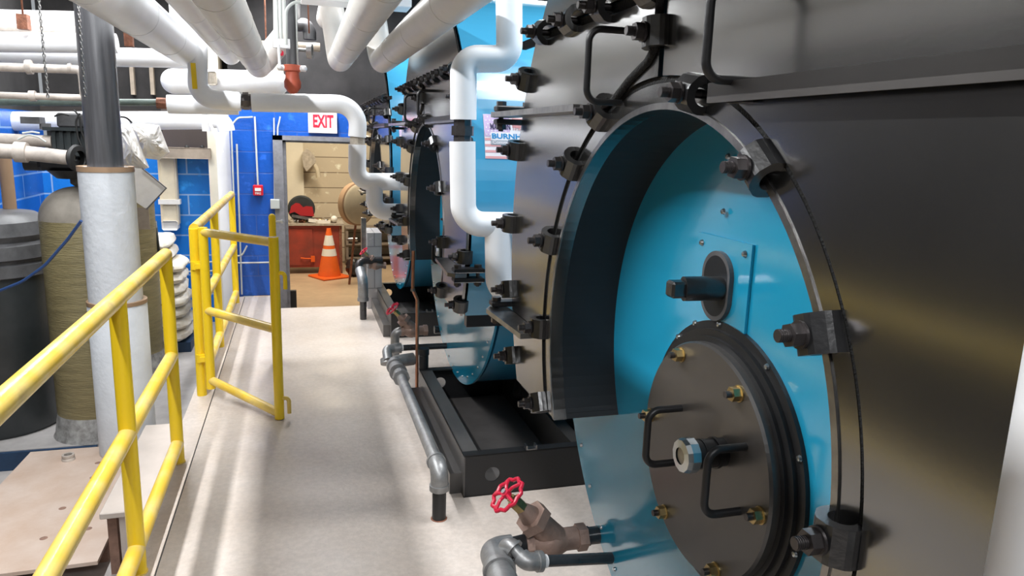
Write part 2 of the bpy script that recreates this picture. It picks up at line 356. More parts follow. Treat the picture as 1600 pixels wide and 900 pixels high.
# ================================================================== SETTING
WALLY = 7.65
BX0, BX1 = -2.35, 5.0
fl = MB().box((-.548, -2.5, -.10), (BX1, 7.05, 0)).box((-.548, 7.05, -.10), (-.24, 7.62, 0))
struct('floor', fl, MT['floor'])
struct('trim_1', MB().box((-.672, -2.5, -.45), (-.554, 7.62, .0)), MT['floor'])   # curb under the railing
struct('trim_14', MB().box((-.554, -2.5, -.45), (-.45, 7.62, -.10)).box((-.5541, -2.5, -.1), (-.5479, 7.62, -.006)), MT['blackin'])
struct('trim_2', MB().box((-.36, 6.98, -.45), (5, 7.05, -.10)), MT['concgrey'])
struct('floor_2', MB().box((BX0-.1, -2.5, -.55), (-.60, 8.2, -.45)), MT['floor2'])
struct('floor_3', MB().box((-.60, 7.05, -.56), (4, 12.6, -.455)), MT['floor3'])
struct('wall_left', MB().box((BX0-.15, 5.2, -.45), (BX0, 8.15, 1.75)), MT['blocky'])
struct('wall_left_near', MB().box((BX0-.15, -2.5, -.45), (BX0, 5.2, 1.75)), MT['darkwall'])
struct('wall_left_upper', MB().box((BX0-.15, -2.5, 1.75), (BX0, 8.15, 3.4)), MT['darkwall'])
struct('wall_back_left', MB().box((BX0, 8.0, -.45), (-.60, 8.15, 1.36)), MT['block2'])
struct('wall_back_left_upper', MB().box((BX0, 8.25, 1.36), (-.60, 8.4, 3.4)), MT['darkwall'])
# blue block wall with the doorway
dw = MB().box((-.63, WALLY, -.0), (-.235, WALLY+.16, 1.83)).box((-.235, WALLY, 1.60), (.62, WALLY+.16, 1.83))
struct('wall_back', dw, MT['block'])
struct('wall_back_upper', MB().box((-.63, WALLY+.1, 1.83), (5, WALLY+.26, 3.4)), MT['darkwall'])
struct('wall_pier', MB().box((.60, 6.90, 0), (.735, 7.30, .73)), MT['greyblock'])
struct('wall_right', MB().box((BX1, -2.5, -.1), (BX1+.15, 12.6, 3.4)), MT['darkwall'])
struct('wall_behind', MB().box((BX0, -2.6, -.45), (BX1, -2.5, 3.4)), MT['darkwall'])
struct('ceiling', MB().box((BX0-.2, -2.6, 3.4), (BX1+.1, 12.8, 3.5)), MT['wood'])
for i, yy in enumerate((1.5, 3.1, 4.7, 6.3)):
    struct('trim_%d' % (3+i), MB().box((BX0, yy, 3.15), (BX1, yy+.16, 3.4)), MT['wood'])
# door frame
struct('door_1', MB().box((-.235, WALLY-.05, -.45), (-.145, WALLY+.02, 1.60)).box((-.145, WALLY-.01, -.45), (-.115, WALLY+.17, 1.555))
       .box((-.235, WALLY-.05, 1.555), (.62, WALLY+.02, 1.60)).box((-.145, WALLY-.01, 1.535), (.62, WALLY+.17, 1.56)), MT['greyframe'])
struct('door_2', MB().box((-.115, 7.70, -.45), (-.055, 7.76, .03)), MT['black'])
# room beyond
struct('wall_workshop_back', MB().box((.06, 12.3, -.45), (4, 12.45, 3)), MT['planks'])
struct('wall_workshop_left', MB().box((-.8, 12.2, -.45), (.075, 12.35, 3)), MT['cream'])
struct('wall_workshop_side', MB().box((-.85, 7.82, -.45), (-.72, 12.3, 3)), MT['cream'])
# white pier between bay and door wall
struct('trim_7', MB().box((-.76, 7.70, -.45), (-.635, 8.0, 1.86)), MT['white'])
# window bay above the bay wall: grey panes and ledge
struct('window_1', MB().box((-1.30, 8.14, 1.36), (-.72, 8.17, 1.85)), MT['glass'])
for i, px in enumerate((170, 202, 233)):
    a = at(px, 95, y=8.2); b = at(px+3, 148, y=8.2)
    struct('trim_%d' % (8+i), MB().box((a.x, 8.17, b.z), (a.x+.035, 8.24, a.z)), MT['woodl'])
a = at(0, 160, y=8.2)
struct('trim_11', MB().box((BX0, 8.12, a.z-.10), (-.62, 8.24, a.z-.02)), MT['wood'])

# ================================================================== BOILERS
YC, ZC = 1.352, 1.10          # furnace / inner arc centre
RI = 0.598
OY, OZ, RO = 1.28, 1.30, 1.075   # crescent smokebox outline
ZCUT = 0.83
XD = 0.70
PX_ = 0.895                  # front plate plane
PYC, PZC, PR = 1.37, 1.20, 1.015
def X3(y, z, x): return (x, y, z)
boiler = thing('fire_tube_boiler', 'nearest boiler, its big blue disc and round dark burner cover filling the right side', 'boiler', (1.6, YC, 0), 'blue fire-tube boilers in a row')

shell = MB().lathe([(1.0, 0), (1.0, 3.0)], (PX_+.03, PYC, PZC), (1, 0, 0), 96, caps=True)
for h in (.95, 1.9): shell.lathe([(1.0, h), (1.006, h+.002), (1.006, h+.03), (1.0, h+.032)], (PX_+.03, PYC, PZC), (1, 0, 0), 96)
shell.build('shell', MT['bluejacket'], boiler)
pl = MB().lathe([(0.001, .0), (PR-.001, .0), (PR, .002), (PR, .012), (0.001, .012)], (PX_, PYC, PZC), (1, 0, 0), 128, smooth=False)
plate = pl.build('front_plate', MT['blue'], boiler)
rv0 = None
for k in range(44):
    a = 2*PI*(k+.5)/44; r = PR-.045; c = (PX_, PYC+r*math.cos(a), PZC+r*math.sin(a))
    if rv0 is None:
        rv0 = MB().lathe([(.0005, -.006), (.0045, -.0055), (.0065, -.002), (.0065, .001)], c, (1, 0, 0), 10).build('rivet', MT['zinc'], plate); c0 = Vector(c); l0 = rv0.location.copy()
    else:
        q = rv0.copy(); COL.objects.link(q); q.location = l0+Vector(c)-c0

# smokebox: outer jacket (blue), hood over furnace (black), closing plates
th0 = math.asin((ZCUT-OZ)/RO)
arc = [(OY+RO*math.cos(t), OZ+RO*math.sin(t)) for t in [th0+(PI-2*th0)*k/96 for k in range(97)]]
ti = math.asin((ZCUT-ZC)/RI)
iarc = lambda r, n=80: [(YC+r*math.cos(t), ZC+r*math.sin(t)) for t in [math.asin((ZCUT-ZC)/r)+(PI-2*math.asin((ZCUT-ZC)/r))*k/n for k in range(n+1)]]
jk = MB(); out = [(p[0], p[1]) for p in arc]; inn = [(OY+(p[0]-OY)*.99, OZ+(p[1]-OZ)*.99) for p in arc]
jk.solid_strip(out, inn, (XD+.012, 1.75), X3)
jk.build('smokebox_jacket', MT['bluejacket'], boiler)
hood = MB().solid_strip(iarc(RI-.006), iarc(RI+.006), (XD+.030, PX_), X3).build('furnace_hood', MT['blackin'], boiler)
ya, yb = arc[0][0], arc[-1][0]; ia, ib = iarc(RI)[0][0], iarc(RI)[-1][0]
MB().box((XD+.012, ia, ZCUT), (1.75, ya, ZCUT+.015)).build('smokebox_bottom_plate', MT['black'], boiler)
MB().box((XD+.012, yb, ZCUT), (1.75, ib, ZCUT+.015)).build('smokebox_bottom_plate', MT['black'], boiler)
MB().box((XD+.02, yb+.001, ZCUT-.055), (1.0, yb+.05, ZCUT)).build('jacket_skirt', MT['black'], boiler)
# flange (light steel edge) and rope gasket
MB().solid_strip(iarc(RI-.009), iarc(RI+.042), (XD-.006, XD+.030), X3).build('furnace_flange', MT['blackdoor'], boiler)
MB().solid_strip(iarc(RI-.009), iarc(RI+.004), (XD-.009, XD-.006), X3).build('flange_lip', MT['steel'], boiler)
MB().solid_strip(iarc(RI+.042), iarc(RI+.0545), (XD-.0045, XD+.012), X3).build('rope_gasket', MT['gasket'], boiler)
MB().box((XD-.002, OY-RO*.985, 1.905), (XD+.01, OY+RO*.985, 1.93)).build('door_seal_bar', MT['gasket'], boiler)
# door halves
ZT = 1.905
def outpts(zmin, zmax, side, n=40):
    t0 = math.asin((zmin-OZ)/RO); t1 = math.asin((zmax-OZ)/RO); ps = []
    for k in range(n+1):
        t = t0+(t1-t0)*k/n; ps.append((OY+side*RO*math.cos(t), OZ+RO*math.sin(t)))
    return ps
RD = RI+.055
def innpts(side, n=40):
    t0 = math.asin((ZCUT-ZC)/RD); t1 = PI/2-.016
    return [(YC+side*RD*math.cos(t0+(t1-t0)*k/n), ZC+RD*math.sin(t0+(t1-t0)*k/n)) for k in range(n+1)]
def door_half(side):
    i = innpts(side, 40)                        # from bottom to crown of furnace arc
    o = outpts(ZCUT, ZT, side, 32)
    top = [(o[-1][0]+(YC+side*.010-o[-1][0])*k/8, ZT) for k in range(1, 9)]
    o = o+top
    return MB().solid_strip(i, o, (XD-.012, XD), X3)
far_door = door_half(1).build('smokebox_door', MT['blackdoor'], boiler, 'far half of the black smokebox door, catching silver light')
near_door = door_half(-1).build('smokebox_door', MT['blackdoor'], boiler, 'near half of the black smokebox door, dark with a stiffener ledge')
# cover above the doors
t1 = math.asin((ZT+.028-OZ)/RO); cap = [(OY+RO*math.cos(t), OZ+RO*math.sin(t)) for t in [t1+(PI-2*t1)*k/48 for k in range(49)]]
MB().solid_strip(cap, [(OY+(p[0]-OY)*.999, ZT+.028) for p in cap], (XD-.008, XD), X3).build('upper_cover', MT['blackdoor'], boiler)
# central meeting strip
MB().tube([(XD-.016, YC+.215, ZC+.613), (XD-.016, YC+.13, ZC+.655), (XD-.016, YC+.05, ZC+.685), (XD-.016, YC+.018, ZC+.71), (XD-.016, YC+.012, ZT+.02)], .0085, bend=.05, seg=10).build('centre_gasket', MT['gasket'], boiler)
# handles on the doors
def grip(y, z0, z1, xs, xf, r, name, parent, m):
    return MB().tube([(xf, y, z1), (xs, y, z1), (xs, y, z0), (xf, y, z0)], r, bend=.028, seg=10).build(name, m, parent)
grip(1.53, 1.708, 1.860, .605, XD-.012, .0075, 'handle', far_door, MT['black'])
grip(1.04, 1.722, 1.860, .605, XD-.012, .0075, 'handle', near_door, MT['black'])
# ledge bar on the near half, hinge strap on the far half
MB().box((XD-.05, .22, 1.700), (XD-.012, 1.105, 1.722)).box((XD-.05, .22, 1.690), (XD-.045, 1.105, 1.722)).build('stiffener_ledge', MT['brown'], near_door)
MB().box((XD-.03, 1.03, 1.690), (XD-.012, 1.08, 1.700)).build('weld_bead', MT['darksteel'], near_door)
def hinge(side, z, y_in, name_lbl=None):
    s = side
    yo = OY+s*(RO+.005)
    h = MB()
    pts = [(XD-.095, yo+s*.0), (XD-.07, yo+s*.045), (XD-.02, yo+s*.045), (XD-.014, yo-s*.02), (XD-.014, y_in), (XD-.075, y_in)]
    h.prism(pts, (z-.008, z+.008), lambda a, b, t: (a, b, t))
    st = h.build('hinge_strap', MT['steel'], boiler)
    MB().box((XD-.075, yo-s*.005, z+.012), (XD+.06, yo+s*.045, z+.030), bev=.004).box((XD-.075, yo-s*.005, z-.030), (XD+.06, yo+s*.045, z-.012), bev=.004).build('hinge_link', MT['black'], st)
    for dx in (-.055, .035):
        MB().cyl((XD+dx, yo+s*.02, z-.052), (XD+dx, yo+s*.02, z+.036), .0085, seg=12).cyl((XD+dx, yo+s*.02, z+.030), (XD+dx, yo+s*.02, z+.044), .017, seg=6, smooth=False).cyl((XD+dx, yo+s*.02, z-.046), (XD+dx, yo+s*.02, z-.030), .017, seg=6, smooth=False).build('pivot_bolt', MT['darksteel'], st)
    return st
hinge(1, 1.70, 1.66); hinge(1, 1.045, 2.02); hinge(-1, 1.045, .60)
# clamps
cl_mb = MB(); n = 10; prof_o = []; prof_i = []
for k in range(n*2+1):
    a = math.radians(28+(304)*k/(n*2))      # opening faces the boiler
    ro = .0345/ max(math.cos(((a+PI/8) % (PI/4))-PI/8), .9)
    prof_o.append((-ro*-math.cos(a), ro*math.sin(a))); prof_i.append((.0195*math.cos(a), .0195*math.sin(a)))
cl_mb.solid_strip(prof_o, prof_i, (-.0285, .0285), lambda a, b, t: (a, b, t))     # tube axis = local z
cl_me = None
st_mb = MB().cyl((-.073, 0, 0), (.052, 0, 0), .0085, seg=14).cyl((-.056, 0, 0), (-.040, 0, 0), .0175, seg=6, smooth=False).cyl((-.040, 0, 0), (-.036, 0, 0), .020, seg=18)
for k in range(5): st_mb.cyl((-.072+k*.0033, 0, 0), (-.0708+k*.0033, 0, 0), .0095, seg=14)
def clamps():
    L = []
    for a in (28, 15.6, 2.5, -9.5, -21.5): L.append((OY+1.075*math.cos(math.radians(a)), OZ+1.075*math.sin(math.radians(a)), math.radians(a)))
    for a in (-23, -10, 3, 16, 28): L.append((OY-1.06*math.cos(math.radians(a)), OZ+1.06*math.sin(math.radians(a)), PI-math.radians(a)))
    for (y, z) in ((1.625, 1.69), (1.80, 1.565), (1.945, 1.345), (2.01, 1.075), (1.985, .845), (1.205, 1.712), (.985, 1.59), (.815, 1.372), (.735, 1.11), (.75, .86)):
        L.append((y, z, math.atan2(z-ZC, y-YC)))
    for y in (2.08, 1.85, 1.635, 1.405, 1.18, .955, .73, .50): L.append((y, 1.925, PI/2))
    return L
first = None
L = clamps()+[(YC+.012, 1.835, 0.0)]
for i, (y, z, a) in enumerate(L):
    loc = Vector((XD-.012, y, z))-WORLD[boiler.name]
    rx = a                                          # radial direction in y-z plane; tube axis tangential
    tilt = random.uniform(-.12, .12)
    if first is None:
        WORLD['tmp'] = Vector()
        c = cl_mb.build('clamp', MT['casting']); c.parent = boiler; s_ = st_mb.build('stud_bolt', MT['darksteel']); s_.parent = c
        # built at origin: undo automatic origin
        for o in (c, s_):
            org = WORLD[o.name]
            for v in o.data.vertices: v.co += org
            o.location = (0, 0, 0)
        first = (c, s_)
    else:
        c = first[0].copy(); COL.objects.link(c); s_ = first[1].copy(); COL.objects.link(s_); s_.parent = c
    c.location = loc; c.rotation_euler = (rx+tilt, 0, 0)
# round burner cover on the blue plate
BYC, BZC, BR = 1.345, .935, .262
cov = MB().lathe([(.0005, -.052), (BR-.004, -.052), (BR, -.046), (BR, -.030)], (PX_, BYC, BZC), (1, 0, 0), 96, smooth=False).build('burner_cover', MT['brown'], boiler)
MB().lathe([(BR-.02, -.030), (BR+.012, -.030), (BR+.012, -.022), (BR+.028, -.022), (BR+.028, -.012), (BR+.046, -.010), (BR+.046, 0)], (PX_, BYC, BZC), (1, 0, 0), 96, smooth=False).build('cover_rim', MT['black'], boiler)
for k in range(10):
    a = 2*PI*(k+.35)/10; r = BR+.040
    MB().lathe([(.0005, -.017), (.005, -.016), (.007, -.011)], (PX_, BYC+r*math.cos(a), BZC+r*math.sin(a)), (1, 0, 0), 10).build('rim_screw', MT['zinc'], boiler)
for k in range(6):
    a = math.radians(63+60*k); r = .236; y, z = BYC+r*math.cos(a), BZC+r*math.sin(a)
    MB().cyl((PX_-.085, y, z), (PX_-.05, y, z), .0075, seg=12).build('cover_stud', MT['darksteel'], cov)
    MB().cyl((PX_-.072, y, z), (PX_-.055, y, z), .0155, seg=6, smooth=False).cyl((PX_-.055, y, z), (PX_-.052, y, z), .018, seg=18).build('brass_nut', MT['brass'], cov)
for (y, z0, z1) in ((1.436, .885, 1.020), (1.178, .895, 1.035)):
    MB().tube([(PX_-.052, y-.0, z1), (PX_-.135, y, z1), (PX_-.135, y, z0), (PX_-.052, y, z0)], .0085, bend=.028, seg=10).build('handle', MT['black'], cov)
y, z = 1.256, .990
MB().cyl((PX_-.125, y, z), (PX_-.05, y, z), .030, seg=28).cyl((PX_-.075, y, z), (PX_-.068, y, z), .0335, seg=28).cyl((PX_-.105, y, z), (PX_-.10, y, z), .032, seg=28).build('sight_glass', MT['black'], cov)
MB().lathe([(.018, -.152), (.034, -.150), (.037, -.140), (.037, -.122), (.029, -.118)], (PX_, y, z), (1, 0, 0), 12, smooth=False).build('sight_glass_ring', MT['zinc'], cov)
MB().lathe([(.0005, -.146), (.020, -.146), (.020, -.12)], (PX_, y, z), (1, 0, 0), 24).build('sight_lens', MT['tan'], cov)
# inspection panel with oval port
iy0, iy1, iz0, iz1 = 1.285, 1.500, 1.190, 1.425
pan = MB().box((PX_-.007, iy0, iz0), (PX_-.001, iy1, iz1)).build('inspection_panel', MT['blue'], boiler)
for yy, zz in ((iy0+.022, iz0+.022), (iy1-.022, iz0+.022), (iy0+.022, iz1-.022), (iy1-.022, iz1-.022), (1.40, 1.482), (1.40, 1.60)):
    MB().lathe([(.0005, -.014), (.005, -.013), (.0075, -.008)], (PX_, yy, zz), (1, 0, 0), 10).build('panel_screw', MT['zinc'], pan)
oc = (1.395, 1.318)
def oval(r, h, n=40):
    ps = []
    for k in range(n):
        a = 2*PI*k/n; ps.append((oc[0]+r*math.cos(a), oc[1]+r*math.sin(a)+(h if math.sin(a) > 0 else -h)))
    return ps
ov = MB(); ro_, ri_, rj = oval(.056, .022), oval(.048, .020), oval(.034, .015)
MB().ring_sweep([[(PX_-.0065, a, b) for a, b in ro_], [(PX_-.018, a, b) for a, b in ro_], [(PX_-.018, a, b) for a, b in ri_]], True, False, False).build('port_rim', MT['dkplastic2'], pan)
MB().ring_sweep([[(PX_-.018, a, b) for a, b in ri_], [(PX_-.012, a, b) for a, b in rj], [(PX_-.008, a, b) for a, b in rj]], True, True, False).build('port_recess', MT['blackin'], pan)
MB().tube([(PX_-.01, 1.372, 1.318), (PX_-.06, 1.378, 1.317), (PX_-.10, 1.385, 1.316)], .027, bend=.05, seg=20).build('port_spigot', MT['casting'], pan)
MB().box((PX_-.135, 1.367, 1.298), (PX_-.098, 1.403, 1.334), bev=.005).build('port_cap', MT['casting'], pan)

# maker's label on the jacket side
def on_jacket(u, v, off=0.0):      # u along +x from .775, v height
    R = RO+off; z = v; s = (z-OZ)/R; y = OY-R*math.sqrt(max(0, 1-s*s)); return Vector((u, y, z))
def patch(u0, u1, v0, v1, off, nv=10):
    m = MB(); A = [on_jacket(u0, v0+(v1-v0)*k/nv, off) for k in range(nv+1)]; B = [on_jacket(u1, v0+(v1-v0)*k/nv, off) for k in range(nv+1)]
    A2 = [on_jacket(u0, v0+(v1-v0)*k/nv, off-.0012) for k in range(nv+1)]; B2 = [on_jacket(u1, v0+(v1-v0)*k/nv, off-.0012) for k in range(nv+1)]
    m.strip(A, B); m.strip(A2, B2); m.strip(A, A2); m.strip(B, B2); m.add([A[0], B[0], B2[0], A2[0]], [(0, 1, 2, 3)]); m.add([A[-1], B[-1], B2[-1], A2[-1]], [(0, 1, 2, 3)]); return m
SU, SV0, SV1 = .770, 1.540, 1.728
MT['lblwhite'] = mat('label_white', (.85, .80, .82), .35); MT['lblpink'] = mat('label_pink_stripe', (.75, .36, .36), .35); MT['lbllav'] = mat('label_lavender', (.60, .45, .66), .35)
MT['lblblue'] = mat('label_blue_letters', (.02, .25, .55), .35); MT['lblnavy'] = mat('label_navy_letters', (.05, .04, .10), .35); MT['lblgrey'] = mat('label_grey_band', (.40, .42, .46), .35)
lab = patch(SU, SU+.235, SV0, SV1, .0015).build('maker_label', MT['lblwhite'], boiler, 'label with faded flag, star field and stripes')
H = SV1-SV0
for k in range(4):
    patch(SU+.001, SU+.234, SV0+H*(.005+.135*k), SV0+H*(.06+.135*k), .0022, 3).build('label_stripe', MT['lblpink'], lab)
for k in (1, 2):
    patch(SU+.128, SU+.234, SV0+H*(.56+.15*k), SV0+H*(.63+.15*k), .0022, 3).build('label_stripe', MT['lblpink'], lab)
patch(SU+.001, SU+.115, SV0+H*.50, SV1-.001, .0026).build('star_field', MT['lbllav'], lab)
stars = MB()
for r in range(6):
    for c in range(7 if r % 2 == 0 else 6):
        u = SU+.010+.0158*c+(.0078 if r % 2 else 0); v = SV0+H*(.55+.078*r); n5 = []
        for k in range(10):
            q = .0050 if k % 2 == 0 else .0021; n5.append(on_jacket(u+q*math.sin(PI*k/5), v+q*math.cos(PI*k/5), .0038))
        stars.add(n5, [list(range(10))])
stars.build('label_stars', MT['lblwhite'], lab)
patch(SU+.028, SU+.226, SV0+H*.315, SV0+H*.60, .0030).build('name_band', MT['lblwhite'], lab)
patch(SU+.028, SU+.226, SV0+H*.315, SV0+H*.425, .0034, 4).build('text_band', MT['lblgrey'], lab)

def text_mesh(body, size, extrude=0.0, offset=0.0):
    cu = bpy.data.curves.new('t', 'FONT'); cu.body = body; cu.size = size; cu.extrude = extrude; cu.offset = offset; cu.resolution_u = 3
    o = bpy.data.objects.new('t', cu); COL.objects.link(o)
    dg = bpy.context.evaluated_depsgraph_get(); me = bpy.data.meshes.new_from_object(o.evaluated_get(dg))
    bpy.data.objects.remove(o); vs = [v.co.copy() for v in me.vertices]; fs = [list(p.vertices) for p in me.polygons]
    xs = [v.x for v in vs]; ys = [v.y for v in vs]; return vs, fs, (min(xs), max(xs), min(ys), max(ys))
def jacket_text(body, u0, u1, v0, v1, off, m, name, bold=0.0):
    vs, fs, b = text_mesh(body, .1, 0, bold); mb = MB()
    mb.add([on_jacket(u0+(u1-u0)*(p.x-b[0])/(b[1]-b[0]), v0+(v1-v0)*(p.y-b[2])/(b[3]-b[2]), off) for p in vs], fs); return mb.build(name, m, lab)
jacket_text('MADE IN', SU+.028, SU+.118, SV0+H*.66, SV0+H*.80, .0042, MT['lblnavy'], 'label_letters', .002)
jacket_text('THE USA', SU+.127, SU+.220, SV0+H*.66, SV0+H*.80, .0042, MT['lblpink'], 'label_letters', .002)
jacket_text('BURNHAM', SU+.033, SU+.222, SV0+H*.455, SV0+H*.575, .0042, MT['lblblue'], 'label_letters', .003)
jacket_text('Commercial Boilers', SU+.035, SU+.220, SV0+H*.335, SV0+H*.410, .0046, MT['lblwhite'], 'label_letters', .001)
# base frame (skid)
sk = MB()
y0, y1, x0, x1, hh = .18, 1.50, .69, 3.9, .205
WH = .055
sk.box((x0, y0+.002, 0), (x0+.006, y1-.002, hh)); sk.box((x0, y0+.002, hh-.006), (x0+WH+.02, y1-.002, hh))           # left channel
sk.box((x0-.055, y0+.05, 0), (x0, y1-.05, .10))                                                                # lower angle outside
def beam_y(yf, w):                                                                                              # cross channel with a round hole
    m = MB(); N = 24; cx, cz, r = x0+.135, hh*.50, .036
    circ = [(cx+r*math.cos(2*PI*k/N+PI/4), cz+r*math.sin(2*PI*k/N+PI/4)) for k in range(N+1)]
    a, b, c, d = cx-.1, cx+.1, .0, hh; sq = []
    for k in range(N+1):
        t = (2*PI*k/N+PI/4) % (2*PI); ct, s2 = math.cos(t), math.sin(t); q = 1/max(abs(ct), abs(s2)); sq.append((cx+.1*ct*q, cz+(hh*.5)*s2*q))
    m.solid_strip(circ, sq, (yf, yf+.007), lambda p, q, t: (p, t, q))
    m.box((x0+.0061, yf, 0), (a, yf+.007, hh)); m.box((b, yf, 0), (x1, yf+.007, hh)); m.box((x0, yf, hh-.0065), (x1, yf+w, hh+.0005)); m.box((x0, yf, 0), (x1, yf+w, .0065))
    return m
frame_o = sk.build('base_frame', MT['frame'], boiler)
beam_y(y0, .05).build('cross_beam', MT['black'], frame_o); beam_y(y1, -.05).build('cross_beam', MT['black'], frame_o)
MB().box((1.235, y0+.01, 0), (1.30, y1-.01, hh-.01)).box((1.48, y0+.01, 0), (1.52, y1-.01, hh-.01)).build('inner_beam', MT['brown'], frame_o)
MB().box((x0+.10, y0+.05, .004), (1.23, y1-.05, .012)).build('drip_tray', MT['tray'], frame_o)
MB().box((.985, y0-.0, hh), (.992, y0+.035, hh+.022)).box((1.032, y0, hh), (1.039, y0+.035, hh+.022)).box((.985, y0, hh), (1.039, y0+.035, hh+.005)).build('beam_clip', MT['steel'], frame_o)
MB().cyl((x0+.03, y1+.0, hh), (x0+.03, y1+.0, hh+.13), .030, seg=20).lathe([(.030, .085), (.034, .09), (.034, .13), (.02, .13)], (x0+.03, y1, hh), (0, 0, 1), 20).build('drain_stub', MT['black'], frame_o)
MB().cyl((1.26, 1.15, .30), (1.26, 1.15, .12), .055, seg=20).cyl((1.26, 1.15, .34), (1.26, 1.15, .285), .035, .04, seg=14).sphere((1.26, 1.15, .14), .062).build('drain_valve', MT['black'], boiler)
MB().cyl((2.2, PYC, .02), (2.2, PYC, .25), .09, seg=20).box((1.3, PYC-.35, hh), (3.6, PYC+.30, hh+.03)).build('saddle', MT['black'], boiler)

DY = 2.85
b2 = copy_tree(boiler); b2.location.y += DY
b2['label'] = 'middle boiler, behind the white drop pipe with offset elbows, its base frame in plain view'
b3 = copy_tree(boiler); b3.location.y += 2*DY-.06
b3['label'] = 'farthest and smallest-looking blue boiler, next to the workshop doorway'
for o in b2.children:
    pass

# ================================================================== INSULATED PIPES
def ipipe(name, label, pts, r, bend, m='insul', group=None, seams=True, cat='pipe'):
    o = MB().tube(pts, r, bend=bend, seg=28, steps=12).build(name, MT[m]); tag(o, label, cat, group)
    if seams:
        P = [Vector(p) for p in pts]
        for a, b in zip(P, P[1:]):
            L = (b-a).length
            if L < .5: continue
            k = int(L/.9)+1
            for i in range(1, k):
                c = a+(b-a)*(i/k); d = (b-a).normalized()
                MB().cyl(c-d*.004, c+d*.004, r+.0016, seg=28).build('seam_band', MT[m], o)
    return o
g4 = 'big insulated pipes overhead along the aisle'
for (x, z, ye, rr_, lbl) in ((-.705, 2.145, 5.62, .104, 'leftmost of the four big overhead pipes, ending in a white riser behind a yellow tag'),
                        (-.27, 2.115, 6.15, .088, 'second overhead pipe from the left, cream jacket, running above the walkway'),
                        (.325, 2.185, 6.05, .090, 'third overhead pipe from the left, cream jacket with tall white riser beside it'),
                        (.555, 2.115, 5.2, .080, 'rightmost of the four big overhead pipes, closest to the boilers')):
    P_ = {-.705: [(x, .4, z), (x, ye, z), (x, ye+.02, z+.60)], -.27: [(x, .4, z), (x, ye, z), (x+.20, ye+.02, z+.25), (x+.22, ye+.05, 3.4)],
          .325: [(x, .4, z), (x, ye, z), (x-.05, ye+.02, z+.42), (x-.05, ye+.9, z+.43)], .555: [(x, .4, z), (x, ye, z), (x-.06, ye+.02, z+.42), (x-.06, ye+.7, z+.43)]}[x]
    ipipe('overhead_pipe', lbl, P_, rr_, .11, 'insul2' if x > -.5 else 'insul', g4)
ipipe('overhead_pipe', 'white insulated pipe half hidden between the two left overhead pipes', [(-.455, 3.2, 2.19), (-.455, 5.9, 2.17)], .072, .10, 'insul')
a_ = at(272, 127, y=6.48); b_ = at(432, 130, y=6.48)
o = MB().sphere(a_, .098, 24, 14).cyl(a_, b_, .098, seg=28).sphere(b_, .098, 24, 14).build('header_pipe', MT['insul']); tag(o, 'fat white horizontal pipe with rounded end, crossing behind the yellow tag', 'pipe')
MB().box(tuple(at(326, 133, y=6.37)), tuple(at(338, 112, y=6.34)), bev=.01).build('wrap_patch', MT['clutter'], o)
for px in (285, 418):
    q_ = at(px, 127, y=6.48); MB().cyl(q_, (q_.x, q_.y, 3.4), .006, seg=8).build('hanger_rod', MT['rust'], o)
# drop pipes in front of boilers 2 and 3
def P29(px, py): return at(px, py, y=2.9)
o = ipipe('drop_pipe', 'white insulated drop pipe with offset elbows in front of the middle boiler', [P29(795, -60), P29(796, 92), P29(724, 92), P29(724, 187)], .052, .06)
MB().cyl(P29(723, 186), P29(722.5, 224), .036, seg=8, smooth=False).cyl(P29(723, 197), P29(722.7, 212), .045, seg=8, smooth=False).build('union_fitting', MT['darksteel'], o)
MB().tube([P29(722.5, 221), P29(724, 350), at(845, 352, y=2.9)], .052, bend=.085, seg=28, steps=12).build('lower_section', MT['insul'], o)
MB().tube([P29(779, 352), P29(780, 452), at(850, 470, y=2.9)], .058, bend=.075, seg=28, steps=12).build('branch', MT['insul'], o)
def P54(px, py): return at(px, py, y=5.35)
o = ipipe('drop_pipe', 'white insulated pipe elbowing past the EXIT sign to the farthest boiler', [P54(309, 62), P54(309, 153), P54(377, 159)], .062, .10)
MB().cyl(P54(374, 158), P54(395, 158), .045, seg=8, smooth=False).cyl(P54(380, 158), P54(389, 158), .058, seg=8, smooth=False).build('union_fitting', MT['darksteel'], o)
MB().tube([P54(393, 160), P54(561, 163), P54(558, 214)], .062, bend=.14, seg=28, steps=12).build('upper_section', MT['insul'], o)
MB().cyl(P54(558.5, 212), P54(558.5, 228), .052, seg=8, smooth=False).build('union_fitting', MT['clutter'], o)
MB().tube([P54(558.5, 226), P54(558, 284), at(660, 284, y=5.35)], .062, bend=.09, seg=28, steps=12).build('lower_section', MT['insul'], o)
MB().tube([P54(585, 284), P54(585, 331), at(660, 331, y=5.35)], .060, bend=.085, seg=28, steps=12).build('branch', MT['insul'], o)
a = P54(304, 100); b = P54(307, 140)
tag(MB().bar(a+Vector((0, -.075, 0)), b+Vector((0, -.075, 0)), .030, .006, (0, 1, 0)).build('valve_tag', MT['yellow']), 'yellow strap tag hanging on the white pipe below the leftmost overhead pipe', 'tag')
ipipe('drop_pipe', 'white insulated drop pipe cut by the right edge of the picture', [(.540, .353, 0.0), (.540, .353, 1.5)], .050, 0, 'insul', seams=False)

